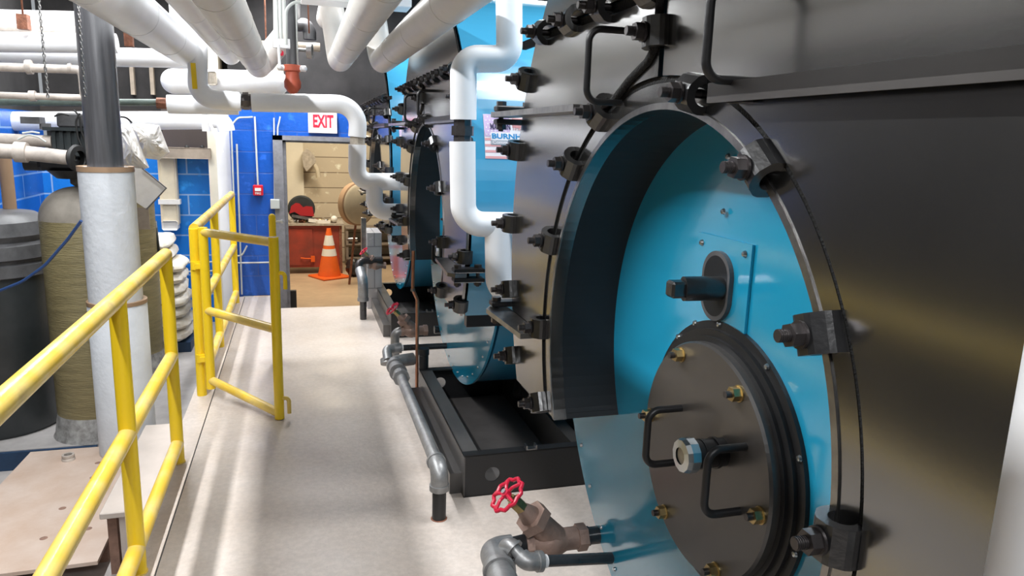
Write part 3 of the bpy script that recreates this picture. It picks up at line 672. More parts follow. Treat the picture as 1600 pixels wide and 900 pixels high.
# cross pipes in the left bay  (pixel ends at a given depth, width in pixels)
def cross(name, label, a, b, Y, wpx, m, **k):
    A = at(*a, y=Y); B = at(*b, y=Y); r = wpx*Y/F_PX/2
    o = MB().tube([A, B], r, seg=24).build(name, MT[m]); return tag(o, label, 'pipe', k.get('group'))
cross('cross_pipe', 'white insulated pipe, topmost in the left bay behind the rusty hanger', (-150, 28), (128, 34), 5.6, 26, 'insul')
cross('cross_pipe', 'thin cream pipe in the left bay just under the topmost one', (-150, 40), (128, 48), 5.5, 12, 'pvc')
cross('cross_pipe', 'white insulated pipe ending in a square-cut end beside the black pole', (-150, 64), (183, 68), 5.4, 26, 'insul')
cross('cross_pipe', 'white insulated pipe with a scratch, passing behind the black pole to the overhead risers', (-150, 82), (300, 92), 5.9, 25, 'insul')
cross('cross_pipe', 'green painted pipe crossing behind the black pole', (-150, 160), (255, 160), 6.0, 9, 'green')
o = cross('cross_pipe', 'white sleeve on the end of the green pipe, left of the drop pipe', (262, 163), (372, 165), 6.0, 26, 'insul')
MB().cyl(at(245, 161, y=6.0), at(264, 162, y=6.0), .040, seg=8, smooth=False).build('rusty_coupling', MT['rust'], o)
cross('cross_pipe', 'big white pipe along the top of the bay window, above the plastic sheets', (-150, 190), (325, 188), 7.4, 25, 'insul')
o = tag(MB().tube([at(318, 188, y=7.4), at(350, 187, y=7.35), at(354, 205, y=7.35)], .075, bend=.08, seg=22).build('cross_pipe', MT['insul']), 'white elbow against the white pier at the end of the big pipe', 'pipe')
o = tag(MB().bar(at(327, 190, y=7.22), at(348, 238, y=7.22), .035, .02).build('pipe_bracket', MT['white']), 'white diagonal bracket hanging from the big pipe elbow', 'bracket')
MB().box(tuple(at(316, 205, y=7.2)), tuple(at(328, 176, y=7.4)+Vector((.0, 0, 0)))).build('wrap', MT['insul'], o)
# dirty PVC runs upper left
o = MB().tube([at(-60, 103, y=4.9), at(128, 109, y=4.9), at(132, 150, y=4.9)], .024, bend=.035, seg=16).build('plastic_pipe', MT['pvc']); tag(o, 'dirty white plastic pipe with collar turning down beside the black pole', 'pipe')
MB().cyl(at(41, 105, y=4.9), at(50, 105, y=4.9), .040, seg=12).build('collar', MT['pvc'], o); MB().cyl(at(107, 107, y=4.9), at(112, 107, y=4.9), .028, seg=12).build('collar', MT['pvc'], o)
o = MB().tube([at(-60, 147, y=4.9), at(130, 153, y=4.9)], .019, seg=16).build('plastic_pipe', MT['pvc']); tag(o, 'thin dirty plastic pipe just above the green pipe', 'pipe')
MB().cyl(at(46, 150, y=4.9), at(56, 150, y=4.9), .030, seg=12).build('collar', MT['pvc'], o)
# black pole in canvas wrap
PY = 4.72
o = thing('vent_pipe', 'thick dark vertical pipe coming out of the wrapped white column', 'pipe', (-1.063, PY, -.30))
MB().cyl((-1.063, PY, -.29), (-1.063, PY, 3.4), .094, seg=32).build('pipe', MT['pvcgrey'], o)
MB().lathe([(.090, 1.40), (.145, 1.40), (.145, .60)], (-1.063, PY, 0), (0, 0, 1), 40, smooth=True).build('canvas_wrap', MT['canvas'], o)
MB().lathe([(.146, .62), (.160, .60), (.160, -.33)], (-1.058, PY, 0), (0, 0, 1), 40).build('canvas_wrap', MT['canvas'], o, 'lower, slightly wider canvas wrap')
MB().lathe([(.10, 1.397), (.148, 1.405), (.148, 1.375)], (-1.063, PY, 0), (0, 0, 1), 40).build('wrap_edge', MT['brownrim'], o)
MB().lathe([(.13, .622), (.162, .622), (.162, .60)], (-1.058, PY, 0), (0, 0, 1), 40).build('wrap_edge', MT['brownrim'], o)
MB().lathe([(.0885, 1.88), (.092, 1.885), (.0885, 1.89)], (-1.063, PY, 0), (0, 0, 1), 32).build('joint', MT['boxgrey'], o)
# chains and hangers
def chain(label, a, b, Y, n):
    o = MB(); A = at(*a, y=Y); B = at(*b, y=Y)
    for k in range(n):
        c = A+(B-A)*((k+.5)/n); L = (B-A).length/n*.72; pts = []
        ax = Vector((1, 0, 0)) if k % 2 else Vector((0, 1, 0)); up = (B-A).normalized()
        for j in range(12):
            t = 2*PI*j/12; pts.append(c+ax*(L*.38*math.cos(t))+up*(L*.82*math.sin(t)))
        o.tube(pts, .0035, seg=6, closed=True)
    return tag(o.build('chain', MT['steel']), label, 'chain')
chain('long steel chain hanging in front of the left bay pipes', (60, -8), (75, 152), 4.7, 30)
chain('short steel chain hanging against the dark pole', (121, -8), (133, 150), 4.25, 30)
o = tag(MB().cyl(Vector((at(36, 20, y=5.3).x, 5.3, 3.4)), at(36, 26, y=5.3), .006, seg=8).box(tuple(at(33, 47, y=5.35)), tuple(at(41, 22, y=5.28))).build('pipe_hanger', MT['rust']), 'rusty hanger clip holding the topmost left bay pipe', 'hanger')
o = tag(MB().cyl(Vector((at(201, 60, y=5.32).x, 5.32, 3.4)), at(201, 60, y=5.32), .005, seg=8).box(tuple(at(197, 73, y=5.35)), tuple(at(206, 50, y=5.30))).build('pipe_hanger', MT['rust']), 'rusty hanger clip right of the black pole', 'hanger')

# ================================================================== HANDRAIL AND GATE
XR = -.612
ra = thing('handrail', 'near yellow pipe handrail with three rails and two posts, running past the left edge', 'railing', (XR, 2.0, 0))
for (y) in (2.73, 3.70):
    p = MB().cyl((XR, y, 0), (XR, y, 1.04), .0295, seg=24).build('post', MT['yellow'], ra)
    MB().cyl((XR, y, 0), (XR, y, .006), .033, seg=24).build('foot_weld', MT['yworn'], p)
for z, e in ((1.045, 0), (.55, 0), (.10, 0)):
    MB().tube([(XR, .3, z), (XR, 3.71, z)], .0295, seg=24).build('rail', MT['yworn'], ra)
rb = thing('handrail', 'far yellow handrail beyond the gate, meeting the blue wall', 'railing', (XR, 6.0, 0))
for y in (4.70, 5.80, 7.35):
    MB().cyl((XR if y > 4.8 else XR-.005, y, 0), (XR, y, 1.045), .0295, seg=20).build('post', MT['yellow'], rb)
for z in (1.045, .55, .10):
    MB().tube([(XR, 4.71, z), (XR, 7.36, z)], .0295, seg=20).build('rail', MT['yworn'], rb)
for y in (7.36,): pass
gh = Vector((-.555, 4.64, 0)); ge = Vector((-.143, 4.19, 0))
ga = thing('railing_gate', 'yellow pipe gate standing half open over the walkway', 'gate', tuple((gh+ge)/2))
MB().cyl(gh+Vector((0, 0, .06)), gh+Vector((0, 0, 1.06)), .0275, seg=20).build('hinge_stile', MT['yellow'], ga)
MB().cyl(ge+Vector((0, 0, .005)), ge+Vector((0, 0, 1.06)), .0275, seg=20).build('latch_stile', MT['yellow'], ga)
for z0, z1 in ((1.06-.028, 1.03), (.555, .535), (.115, .035)):
    MB().cyl(gh+Vector((0, 0, z0)), ge+Vector((0, 0, z1)), .0255, seg=20).build('rail', MT['yworn'], ga)
hdir = (ge-gh).normalized()
for z in (.86, .13):
    a = ge+Vector((0, 0, z))
    MB().tube([a, a+hdir*.03+Vector((.035, 0, .0)), a+hdir*.03+Vector((.035, 0, -.09))], .0115, bend=.02, seg=10).build('drop_latch', MT['yellow'] if z > .5 else MT['yworn'], ga)
for z in (.22, .80): MB().cyl((-.606, 4.69, z), (-.606, 4.69, z+.05), .034, seg=14).box((-.61, 4.64, z+.01), (-.55, 4.70, z+.04)).build('hinge', MT['yellow'], ga)
o = thing('bollard', 'short yellow post with pin standing in front of the blue wall behind the gate', 'post', (-.18, 5.3, 0))
MB().cyl((-.185, 5.3, 0), (-.185, 5.3, 1.05), .026, .024, seg=18).sphere((-.185, 5.3, 1.05), .024).build('post', MT['yellow'], o)
MB().cyl((-.185, 5.3, 1.02), (-.12, 5.3, 1.02), .007, seg=10).sphere((-.12, 5.3, 1.02), .013).build('pin', MT['white'], o)

# ================================================================== FLOOR PIPING
def fitting(mb, c, d, r, L, lip=.006):
    d = Vector(d).normalized(); c = Vector(c)
    mb.cyl(c-d*L/2, c+d*L/2, r, seg=24).cyl(c+d*(L/2-.012), c+d*(L/2+.004), r+lip, seg=24); return mb
dr = thing('drain_line', 'grey drain pipe running along the walkway and turning down into the floor', 'pipe', (.547, 3.6, 0))
zz = .228; XP = .547
MB().cyl((XP, 2.873, .0), (XP, 2.873, .17), .0300, seg=24).build('riser', MT['black'], dr)
MB().lathe([(.0305, .0), (.0305, .003), (.035, .002), (.036, 0)], (XP, 2.873, 0), (0, 0, 1), 20).build('floor_collar', MT['rust'], dr)
m = MB().tube([(XP, 2.873, .155), (XP, 2.873, zz), (XP, 2.96, zz)], .038, bend=.05, seg=24); m.cyl((XP, 2.873, .135), (XP, 2.873, .160), .043, seg=24).cyl((XP, 2.945, zz), (XP, 2.965, zz), .042, seg=24); m.build('elbow', MT['galv'], dr)
MB().cyl((XP, 2.94, zz), (XP, 4.20, zz+.008), .030, seg=24).build('run', MT['galv'], dr)
m = MB(); fitting(m, (XP, 4.14, zz+.008), (0, -1, 0), .040, .06, .008); fitting(m, (XP-.005, 4.24, zz+.010), (0, -1, 0), .046, .09, .008); m.cyl((XP, 4.09, zz+.008), (XP, 4.12, zz+.008), .050, seg=8, smooth=False)
m.tube([(XP-.01, 4.24, zz+.012), (XP-.01, 4.40, zz+.014), (XP+.12, 4.44, zz+.014)], .040, bend=.06, seg=22); m.cyl((XP-.012, 4.30, zz+.012), (XP-.012, 4.33, zz+.012), .050, seg=24); m.build('union_and_tee', MT['galv'], dr)
ey, ez = 4.50, .300
m = MB().tube([(.505, 4.40, .25), (.505, ey-.02, ez), (.56, ey, ez)], .030, bend=.03, seg=20).cyl((.555, ey, ez), (.60, ey, ez), .034, seg=20).cyl((.50, 4.42, .225), (.50, 4.44, .25), .04, seg=20); m.build('elbow', MT['galv'], dr)
bp_ = MB().cyl((.60, ey, ez), (.893, ey, ez), .0195, seg=20).build('branch_pipe', MT['blackpipe'], dr)
MB().cyl((.598, ey, ez), (.612, ey, ez), .0215, seg=20).build('thread_tape', MT['white'], dr)

def yvalve(label, O, s, tape=True):
    """Y-pattern bronze globe valve, body along +x starting at O"""
    O = Vector(O); v = thing('globe_valve', label, 'valve', tuple(O), 'red-wheeled bronze valves')
    V = lambda x, y, z: O+Vector((x, y, z))*s
    m = MB(); q_ = s*.66
    m.lathe([(.018*s, 0), (.038*s, .0), (.038*s, .034*q_)], V(0, 0, 0), (1, 0, 0), 6, smooth=False)
    m.lathe([(.030*s, .034*q_), (.034*s, .05*q_), (.048*s, .085*q_), (.051*s, .12*q_), (.042*s, .165*q_), (.034*s, .19*q_), (.034*s, .245*q_)], V(0, 0, 0), (1, 0, 0), 28)
    m.lathe([(.032*s, .245*q_), (.041*s, .246*q_), (.041*s, .290*q_), (.018*s, .292*q_)], V(0, 0, 0), (1, 0, 0), 6, smooth=False)
    dv = Vector((-.68, -.06, .73)).normalized(); c = V(.098, 0, .0)
    m.cyl(c, c+dv*.105*s, .042*s, .038*s, seg=26); m.build('body', MT['bronze'], v)
    MB().cyl(c+dv*.100*s, c+dv*.128*s, .056*s, .052*s, seg=6, smooth=False).cyl(c+dv*.128*s, c+dv*.170*s, .032*s, .019*s, seg=20).build('bonnet', MT['bronze'], v)
    MB().cyl(c+dv*.170*s, c+dv*.207*s, .021*s, .021*s, seg=6, smooth=False).cyl(c+dv*.19*s, c+dv*.255*s, .006*s, seg=10).cyl(c+dv*.205*s, c+dv*.221*s, .013*s, seg=12).build('packing_nut', MT['brass'], v)
    wc = c+dv*.240*s; u, q, d = frame(dv); hw = MB(); R = .052*s; pts = []
    for k in range(40):
        t = 2*PI*k/40; rr = R*(1+.07*math.cos(10*t)); pts.append(wc+u*(rr*math.cos(t))+q*(rr*math.sin(t))-d*.004)
    hw.tube(pts, .0060*s, seg=8, closed=True)
    for k in range(5):
        t = 2*PI*k/5; e = wc+u*(R*math.cos(t))+q*(R*math.sin(t)); hw.tube([wc, (wc+e)/2+d*.006*s, e], .0052*s, bend=.02, seg=8)
    hw.cyl(wc-d*.008*s, wc+d*.010*s, .013*s, seg=14); hw.build('handwheel', MT['redpaint'], v)
    MB().cyl(wc+d*.008*s, wc+d*.016*s, .008*s, seg=6, smooth=False).build('wheel_nut', MT['zinc'], v)
    return v
Y1 = 1.975
ZV = at(830, 849, y=Y1).z; XV = at(820, 848, y=Y1).x
v1 = yvalve('large bronze valve with red handwheel in the foreground beside the nearest boiler disc', (XV, Y1, ZV), 1.06)
o = tag(MB().cyl((XV+.205, Y1, ZV), (1.3, Y1, ZV), .028, seg=22).cyl((XV+.207, Y1, ZV), (XV+.214, Y1, ZV), .031, seg=22).build('short_pipe', MT['blackpipe']), 'short black pipe joining the foreground bronze valve to the nearest boiler', 'pipe')
o = thing('pipe_manifold', 'cluster of grey elbows and tee at the bottom edge, left of the foreground bronze valve', 'pipe fittings', (.56, 1.8, .2))
E1 = at(773, 858, y=1.93); E1.z = ZV; E2 = at(779, 888, y=1.83); E3 = at(800, 960, y=1.62)
MB().tube([(XV-.045, Y1-.01, ZV), (E1.x, Y1-.01, ZV), tuple(E2), tuple(E3)], .040, bend=.045, seg=26).build('large_elbow', MT['galv'], o)
MB().cyl(E2+(E3-E2)*.02, E2+(E3-E2)*.10, .048, seg=26).cyl(E2+(E3-E2)*.28, E2+(E3-E2)*.95, .045, seg=26).build('tee', MT['galv'], o)
MB().cyl((XV-.050, Y1-.01, ZV), (XV+.004, Y1, ZV), .031, seg=20).build('nipple', MT['black'], o)
T_ = at(790, 842, y=1.90); T2 = at(822, 878, y=1.83); PE = at(955, 872, y=1.86)
MB().tube([T_-Vector((0, 0, .07)), T_, T_+(T2-T_)*.45], .025, bend=.03, seg=22).cyl(T_-Vector((0, 0, .045)), T_-Vector((0, 0, .030)), .030, seg=22).cyl(T_+(T2-T_)*.36, T_+(T2-T_)*.46, .029, seg=22).build('small_elbow', MT['galv'], o)
MB().cyl(T_-Vector((0, 0, .085)), T_-Vector((0, 0, .05)), .033, seg=22).build('branch_collar', MT['galv'], o)
MB().cyl(T_+(T2-T_)*.3, T_+(T2-T_)*.9, .0185, seg=20).build('nipple', MT['galv'], o)
MB().tube([T_+(T2-T_)*.75, T2, T2+(PE-T2).normalized()*.05], .0265, bend=.025, seg=22).cyl(T2+(PE-T2).normalized()*.035, T2+(PE-T2).normalized()*.05, .031, seg=22).build('small_elbow', MT['galv'], o)
dd = (Vector((.893, 1.86, PE.z))-T2).normalized()
MB().cyl(T2+dd*.04, (.892, 1.86, PE.z), .0175, seg=22).build('small_pipe', MT['blackpipe'], o)
MB().cyl(T2+dd*.05, T2+dd*.066, .0195, seg=22).build('thread_tape', MT['white'], o)
MB().cyl((E3.x, E3.y, .0), (E3.x, E3.y, E3.z), .035, seg=20).build('support_leg', MT['galv'], o)

Y2 = 4.82
b = at(672, 528, y=Y2)
v2 = yvalve('smaller-looking bronze valve with red handwheel behind the copper tube', (.64, Y2, .325), .95)
o = tag(MB().cyl((.87, Y2, .325), (1.25, Y2, .325), .028, seg=20).build('short_pipe', MT['blackpipe']), 'short pipe joining the valve behind the copper tube to the middle boiler', 'pipe')
o = tag(MB().tube([(.64, Y2, .325), (.60, Y2, .325), (.60, Y2, 0)], .030, bend=.04, seg=18).build('short_pipe', MT['galv']), 'grey elbow and leg carrying the valve behind the copper tube', 'pipe')
cp = [at(646, 392, y=4.42), at(645, 452, y=4.42), at(652, 468, y=4.42), at(650.5, 597, y=4.42)]
bt = Vector((cp[-1].x, cp[-1].y, .03)); o = MB().tube([cp[0], cp[1], cp[2], Vector((cp[2].x, 4.42, .03)), Vector((cp[2].x+.12, 4.42, .03))], .0105, bend=.02, seg=14).build('copper_tube', MT['copper']); tag(o, 'thin copper tube dropping beside the middle boiler to the floor', 'tube')
MB().cyl(cp[1]+Vector((0, 0, .004)), cp[1]-Vector((0, 0, .012)), .0135, seg=14).build('solder_joint', MT['steel'], o)
# far riser by the doorway
o = thing('drain_riser', 'short dark riser pipe with elbow beside the workshop doorway', 'pipe', (.545, 6.55, 0))
MB().cyl((.525, 6.50, 0), (.525, 6.50, .20), .030, seg=20).build('riser', MT['blackpipe'], o)
MB().tube([(.525, 6.50, .19), (.525, 6.50, .36), (.51, 6.62, .43)], .045, bend=.10, seg=20).cyl((.525, 6.50, .17), (.525, 6.50, .20), .050, seg=20).build('elbow', MT['galv'], o)
MB().tube([(.505, 6.66, .40), (.505, 6.70, .50), (.72, 6.72, .50)], .033, bend=.05, seg=18).build('pipe', MT['darksteel'], o)
v3 = yvalve('farthest bronze valve with red handwheel, beside the grey block pier', (.60, 6.72, .45), .80)

# ================================================================== LEFT BAY
struct('trim_12', MB().box((BX0, 4.84, -.45), (-.80, 7.95, -.33)), MT['concgrey'])       # housekeeping pad
struct('trim_13', MB().box((BX0, 4.815, -.45), (-1.26, 4.84, -.335)), MT['bluepaint'])
def resin_tank(label, x, y, r, hgt, z0=-.33):
    t = thing('softener_tank', label, 'tank', (x, y, z0), 'tall fiberglass softener tanks')
    n = 14; prof = [(r*.97, .12), (r, .16), (r, hgt-.22)]
    MB().lathe(prof, (x, y, z0), (0, 0, 1), 48).build('tank_body', MT['fiber'], t)
    dome = [(r, hgt-.22)]+[(r*math.cos(PI/2*k/n*.93), hgt-.22+.20*math.sin(PI/2*k/n)) for k in range(1, n+1)]+[(.05, hgt+.0), (.05, hgt+.03), (.001, hgt+.03)]
    MB().lathe(dome, (x, y, z0), (0, 0, 1), 48).build('tank_dome', MT['fibertop'], t)
    MB().lathe([(r*1.13, 0), (r*1.08, .02), (r*1.0, .15), (r*.96, .17), (r*.9, .165)], (x, y, z0), (0, 0, 1), 48).build('tank_boot', MT['boot'], t)
    return t
T1 = (-1.30, 5.10)
resin_tank('tan fiberglass tank left of the wrapped white column, dark boot at its foot', T1[0], T1[1], .235, 1.61)
resin_tank('tan fiberglass tank right of the wrapped column, behind the handrail', -1.37, 6.45, .245, 1.72)
bt = thing('brine_tank', 'big dark plastic drum with ribbed lid at the left edge', 'drum', (-1.95, 5.35, -.33))
MB().lathe([(.001, 0), (.34, 0), (.36, .03), (.36, 1.02)], (-1.94, 5.35, -.33), (0, 0, 1), 48).build('drum_body', MT['dkplastic'], bt)
MB().lathe([(.36, 1.02), (.385, 1.03), (.385, 1.10), (.365, 1.11), (.372, 1.13), (.395, 1.14), (.385, 1.22), (.36, 1.24), (.37, 1.26), (.385, 1.28), (.36, 1.36), (.30, 1.40), (.001, 1.41)], (-1.94, 5.35, -.33), (0, 0, 1), 48).build('lid', MT['dkplastic2'], bt)
o = tag(MB().tube([at(127, 345, y=4.6), at(105, 375, y=4.65), at(70, 415, y=4.7), at(35, 440, y=4.75), at(-20, 462, y=4.8)], .0085, bend=.3, seg=12).build('hose', MT['hose']), 'thin blue hose sagging across the tan tank and the dark drum', 'hose')
# white cabinet column and grey-brown pipe at far left
o = tag(MB().box((BX0+.02, 5.9, .98), (-2.09, 6.12, 1.75)).build('water_heater', MT['white']), 'white enamel jacket standing above the dark drum at the left edge', 'jacket')
o.data.transform(Matrix()); 
o = tag(MB().cyl((-1.86, 5.62, 1.06), (-1.86, 5.62, 1.52), .04, seg=18).cyl((-1.86, 5.62, 1.47), (-1.86, 5.62, 1.53), .047, seg=18).build('standpipe', MT['brownrim']), 'brown stand pipe rising from the lid of the dark drum', 'pipe')
# control valve head on the first tank
ch = thing('control_valve', 'black softener valve head with motor box and loose wires on the left tan tank', 'valve head', (T1[0], T1[1], 1.31))
MB().cyl((T1[0], T1[1], 1.311), (T1[0], T1[1], 1.36), .12, .17, seg=24).box((T1[0]-.19, T1[1]-.12, 1.36), (T1[0]+.17, T1[1]+.12, 1.44), bev=.02).cyl((T1[0]-.27, T1[1]-.05, 1.40), (T1[0]-.17, T1[1]-.05, 1.40), .045, seg=16).build('bracket', MT['black'], ch)
hd = MB().box((T1[0]-.10, T1[1]-.13, 1.44), (T1[0]+.19, T1[1]+.10, 1.60), bev=.015)
for k in range(7): hd.box((T1[0]-.09+k*.04, T1[1]-.145, 1.45), (T1[0]-.07+k*.04, T1[1]-.13, 1.595))
hd.box((T1[0]-.13, T1[1]-.16, 1.595), (T1[0]+.22, T1[1]+.13, 1.615)); hd.build('valve_housing', MT['dkplastic'], ch)
MB().box((T1[0]-.07, T1[1]-.10, 1.615), (T1[0]+.09, T1[1]+.06, 1.70), bev=.01).build('motor_box', MT['dkplastic2'], ch)
MB().box((T1[0]-.25, T1[1]-.12, 1.63), (T1[0]-.15, T1[1]-.02, 1.67)).box((T1[0]-.16, T1[1]-.10, 1.60), (T1[0]-.11, T1[1]-.06, 1.635)).build('switch_box', MT['dkplastic2'], ch)
MB().tube([(T1[0]-.9, T1[1]-.25, 1.50), (T1[0]-.25, T1[1]-.25, 1.47), (T1[0]+.04, T1[1]-.24, 1.44)], .042, bend=.1, seg=18).cyl((T1[0]-.25, T1[1]-.25, 1.47), (T1[0]-.19, T1[1]-.25, 1.467), .058, seg=18).build('inlet_pipe', MT['pvc'], ch)
MB().lathe([(.045, -.02), (.072, -.015), (.080, .0), (.072, .015), (.045, .02)], (T1[0]+.06, T1[1]-.24, 1.44), (.9, -.45, 0), 24).build('rubber_coupling', MT['cable'], ch)
MB().tube([(T1[0]-.8, T1[1]-.1, 1.545), (T1[0]-.1, T1[1]-.1, 1.53)], .035, seg=16).build('outlet_pipe', MT['pvc'], ch)
for pts in ([(125, 177), (118, 190), (122, 215), (133, 240)], [(85, 182), (95, 177), (108, 180)], [(115, 172), (124, 180), (127, 205), (138, 232)], [(35, 208), (50, 206), (62, 208)], [(28, 218), (44, 210), (60, 214), (72, 222)], [(183, 184), (195, 180), (206, 192)]):
    MB().tube([at(px, py, y=4.92) for px, py in pts], .0055, bend=.05, seg=8).build('wire', MT['cable'] if pts[0][0] > 60 else MT['boxgrey'], ch)
# plastic sheets draped over the second valve head
def sheet(label, poly, Y, seed, m='bag', thick=.03):
    rnd = random.Random(seed); n = len(poly); c = [sum(p[i] for p in poly)/n for i in (0, 1)]
    rings = []; levels = 7
    mb = MB(); W = []
    for l in range(levels+1):
        f = l/levels; ring = []
        for k in range(n*4):
            i = k//4; t = (k % 4)/4; p = poly[i]; q = poly[(i+1) % n]; x = p[0]+(q[0]-p[0])*t; y = p[1]+(q[1]-p[1])*t
            x = c[0]+(x-c[0])*(1-f*.97); y = c[1]+(y-c[1])*(1-f*.97)
            h = math.sin(f*PI/2)*.10+rnd.uniform(-.5, .5)*.028*math.sin(PI*min(1, f*1.1+.1)); ring.append(at(x, y, y=Y-h))
        rings.append(ring)
    mb.ring_sweep(rings, True, False, False); b2_ = [[at(*poly[k//4], y=Y+.03) for k in range(n*4)]]
    base = [p+Vector((0, thick, 0)) for p in rings[0]]; mb.ring_sweep([base, rings[0]], True, False, False); mb.add(base, [list(range(len(base)))])
    return tag(mb.build('plastic_sheet', MT[m]), label, 'plastic sheet')
sheet('cloudy plastic sheet draped right beside the dark pole', [(181, 196), (200, 192), (213, 215), (232, 262), (226, 264), (205, 262), (184, 258)], 6.2, 3)
sheet('cloudy plastic sheet hanging under the big white pipe, rightmost and highest', [(200, 196), (215, 192), (248, 196), (255, 215), (264, 238), (248, 250), (222, 247), (208, 220)], 6.3, 5)
o = tag(MB().prism([(200, 262), (222, 264), (260, 294), (229, 327), (201, 308)], (0, 1), lambda a, b, t: at(a, b, y=6.15+.03*t)).build('wrapped_panel', MT['bag']), 'tilted plastic-wrapped panel with grey edge below the draped sheets', 'panel')
MB().tube([at(222, 263, y=6.13), at(260, 294, y=6.13), at(229, 327, y=6.13)], .006, seg=8).build('panel_edge', MT['dkplastic2'], o)
o = tag(MB().tube([at(201, 262, y=6.1), at(206, 285, y=6.1), at(203, 322, y=6.1)], .009, bend=.1, seg=8).build('tube_line', MT['pvc']), 'pale thin tube hanging beside the wrapped column', 'tube')
o = tag(MB().box(tuple(at(216, 358, y=6.17)), tuple(at(232, 325, y=6.15))).build('tank_label', MT['woodl']), 'brown paper label on the right tan tank', 'label')
o = tag(MB().cyl(at(243, 345, y=6.5), at(250, 410, y=6.45), .010, seg=8).build('broom_handle', MT['dkplastic']), 'thin dark rod leaning between the right tank and the salt bags', 'rod')
# salt bags
def salt_bag(cx, cy, z, sx, sy, h, seed):
    rnd = random.Random(seed); mb = MB(); rg = []; N = 28
    for i, (f, q) in enumerate(((-.5, .80), (-.38, .95), (-.1, 1.03), (.2, 1.0), (.42, .92), (.5, .70))):
        ring = []
        for k in range(N):
            t = 2*PI*k/N; c, s = math.cos(t), math.sin(t); p = 5; rr = (abs(c)**p+abs(s)**p)**(-1/p)
            rr *= q+rnd.uniform(-.035, .035); ring.append(Vector((cx+sx/2*rr*c, cy+sy/2*rr*s, z+h*(f+.5)+rnd.uniform(-.006, .006))))
        rg.append(ring)
    mb.ring_sweep(rg, True, True, True); return mb
o0 = thing('pallet', 'dark pallet base under the stacked white salt bags', 'pallet', (-1.2, 7.15, -.33))
MB().box((-1.50, 6.85, -.33), (-.97, 7.45, -.24)).build('deck', MT['bluepaint'], o0)
zz = -.228
order = ['lowest', 'second from the bottom', 'third from the bottom', 'fourth from the bottom', 'fifth from the bottom', 'sixth from the bottom', 'seventh from the bottom', 'second from the top', 'topmost']
for k in range(9):
    h = .103
    o = tag(salt_bag(-1.24+random.uniform(-.025, .025)-(k > 6)*.06, 7.1, zz, .50-(k > 6)*.10, .6, h-.008, 20+k).build('salt_bag', MT['saltbag']), 'white salt bag in the stack behind the handrail, '+order[k], 'bag', 'stacked salt bags')
    y_ = 6.80; MB().box((-1.32+.05*(k % 2), y_-.012, zz+.035), (-1.20+.05*(k % 2), y_+.01, zz+.05)).build('printing', MT['paper'], o)
    zz += h
# wall-mounted insulated duct, shelf light
o = thing('wall_duct', 'cream taped pipe wrap hanging down the bright blue wall', 'pipe', (-1.18, 7.93, .4))
MB().box(tuple(at(255, 352, y=7.93)), tuple(at(274, 245, y=7.86)), bev=.02).build('wrap', MT['tan'], o)
MB().box(tuple(at(250, 318, y=7.93)), tuple(at(281, 312, y=7.84))).build('strap', MT['insul2'], o)
MB().box(tuple(at(256, 358, y=7.93)), tuple(at(278, 345, y=7.84)), bev=.015).build('duct_end', MT['insul2'], o)
o = tag(MB().box(tuple(at(253, 246, y=7.99)), tuple(at(329, 232, y=7.80)), bev=.004).build('window_ledge', MT['woodl']), 'dusty pale ledge box above the bright blue bay wall', 'ledge')
for px in (292, 316): MB().sphere(at(px, 230, y=7.9), .022, 12, 8).build('knob', MT['cable'], o)
for i, (py, r) in enumerate(((409, .010), (423, .010))):
    tag(MB().cyl(at(240, py+3, y=7.95), at(345, py, y=7.95), r, seg=10).build('conduit', MT['boxgrey']), ('upper' if i == 0 else 'lower')+' of two horizontal conduits low on the bay wall behind the gate post', 'conduit')
# plywood cover, plank bench, pipe stub
pw = [at(*q, z=-.33) for q in ((157, 697), (240, 693), (235, 866), (0, 893), (-60, 905))]
poly = [(-1.24, 4.80), (-.90, 4.79), (-.90, 3.47), (-1.34, 3.42), (-1.62, 3.36), (-1.62, 3.8)]
poly = [(pw[0].x, 4.80), (-.87, 4.80), (-.87, 3.47), (-1.33, 3.45), (-1.55, 3.44), (-1.5, 3.5), (-1.40, 3.65)]
pa = at(53, 700, z=-.332); pb = at(-40, 800, z=-.332); pc = at(-60, 905, z=-.332); pd = at(185, 873, z=-.332)
o = tag(MB().prism([(pa.x, 4.80), (-.935, 4.80), (-.935, pd.y), (pc.x, pc.y), (pb.x, pb.y)], (-.350, -.332), lambda a, b, t: (a, b, t)).build('plywood_cover', MT['ply']), 'stained plywood sheet covering the pit at lower left', 'plywood')
for (x, y) in ((-1.19, 4.55), (-1.17, 4.35), (-1.04, 4.52), (-1.14, 4.05), (-1.23, 4.0), (-1.12, 3.85), (-1.23, 3.7), (-1.05, 3.75)):
    MB().lathe([(.001, .0035), (.012, .003), (.018, .0)], (x, y, -.332), (0, 0, 1), 12).build('nail_head', MT['grimewood'], o)
tag(MB().box((-1.50, 3.62, -.45), (-.94, 4.74, -.352)).build('pit_frame', MT['grimewood']), 'timber frame under the plywood sheet', 'frame')
s0 = at(107, 718, z=-.33); o = tag(MB().lathe([(.022, .035), (.034, .035), (.034, .022), (.030, .02), (.036, .012), (.036, .0)], (s0.x, s0.y, -.332), (0, 0, 1), 24).lathe([(.022, .035), (.022, .0), (.001, .0)], (s0.x, s0.y, -.332), (0, 0, 1), 24).build('pipe_stub', MT['pvc']), 'small round pipe stub poking through the plywood sheet', 'pipe stub')
o = thing('plank_bench', 'pale plank step on wooden legs between the plywood and the walkway curb', 'step', (-.82, 4.0, -.33))
MB().box((-.915, 3.44, -.135), (-.712, 4.52, -.105), bev=.004).build('plank', MT['board'], o)
MB().box((-.90, 3.50, -.45), (-.86, 3.58, -.135)).build('leg', MT['grimewood'], o); MB().box((-.84, 3.46, -.45), (-.78, 3.50, -.135)).build('leg', MT['board'], o)
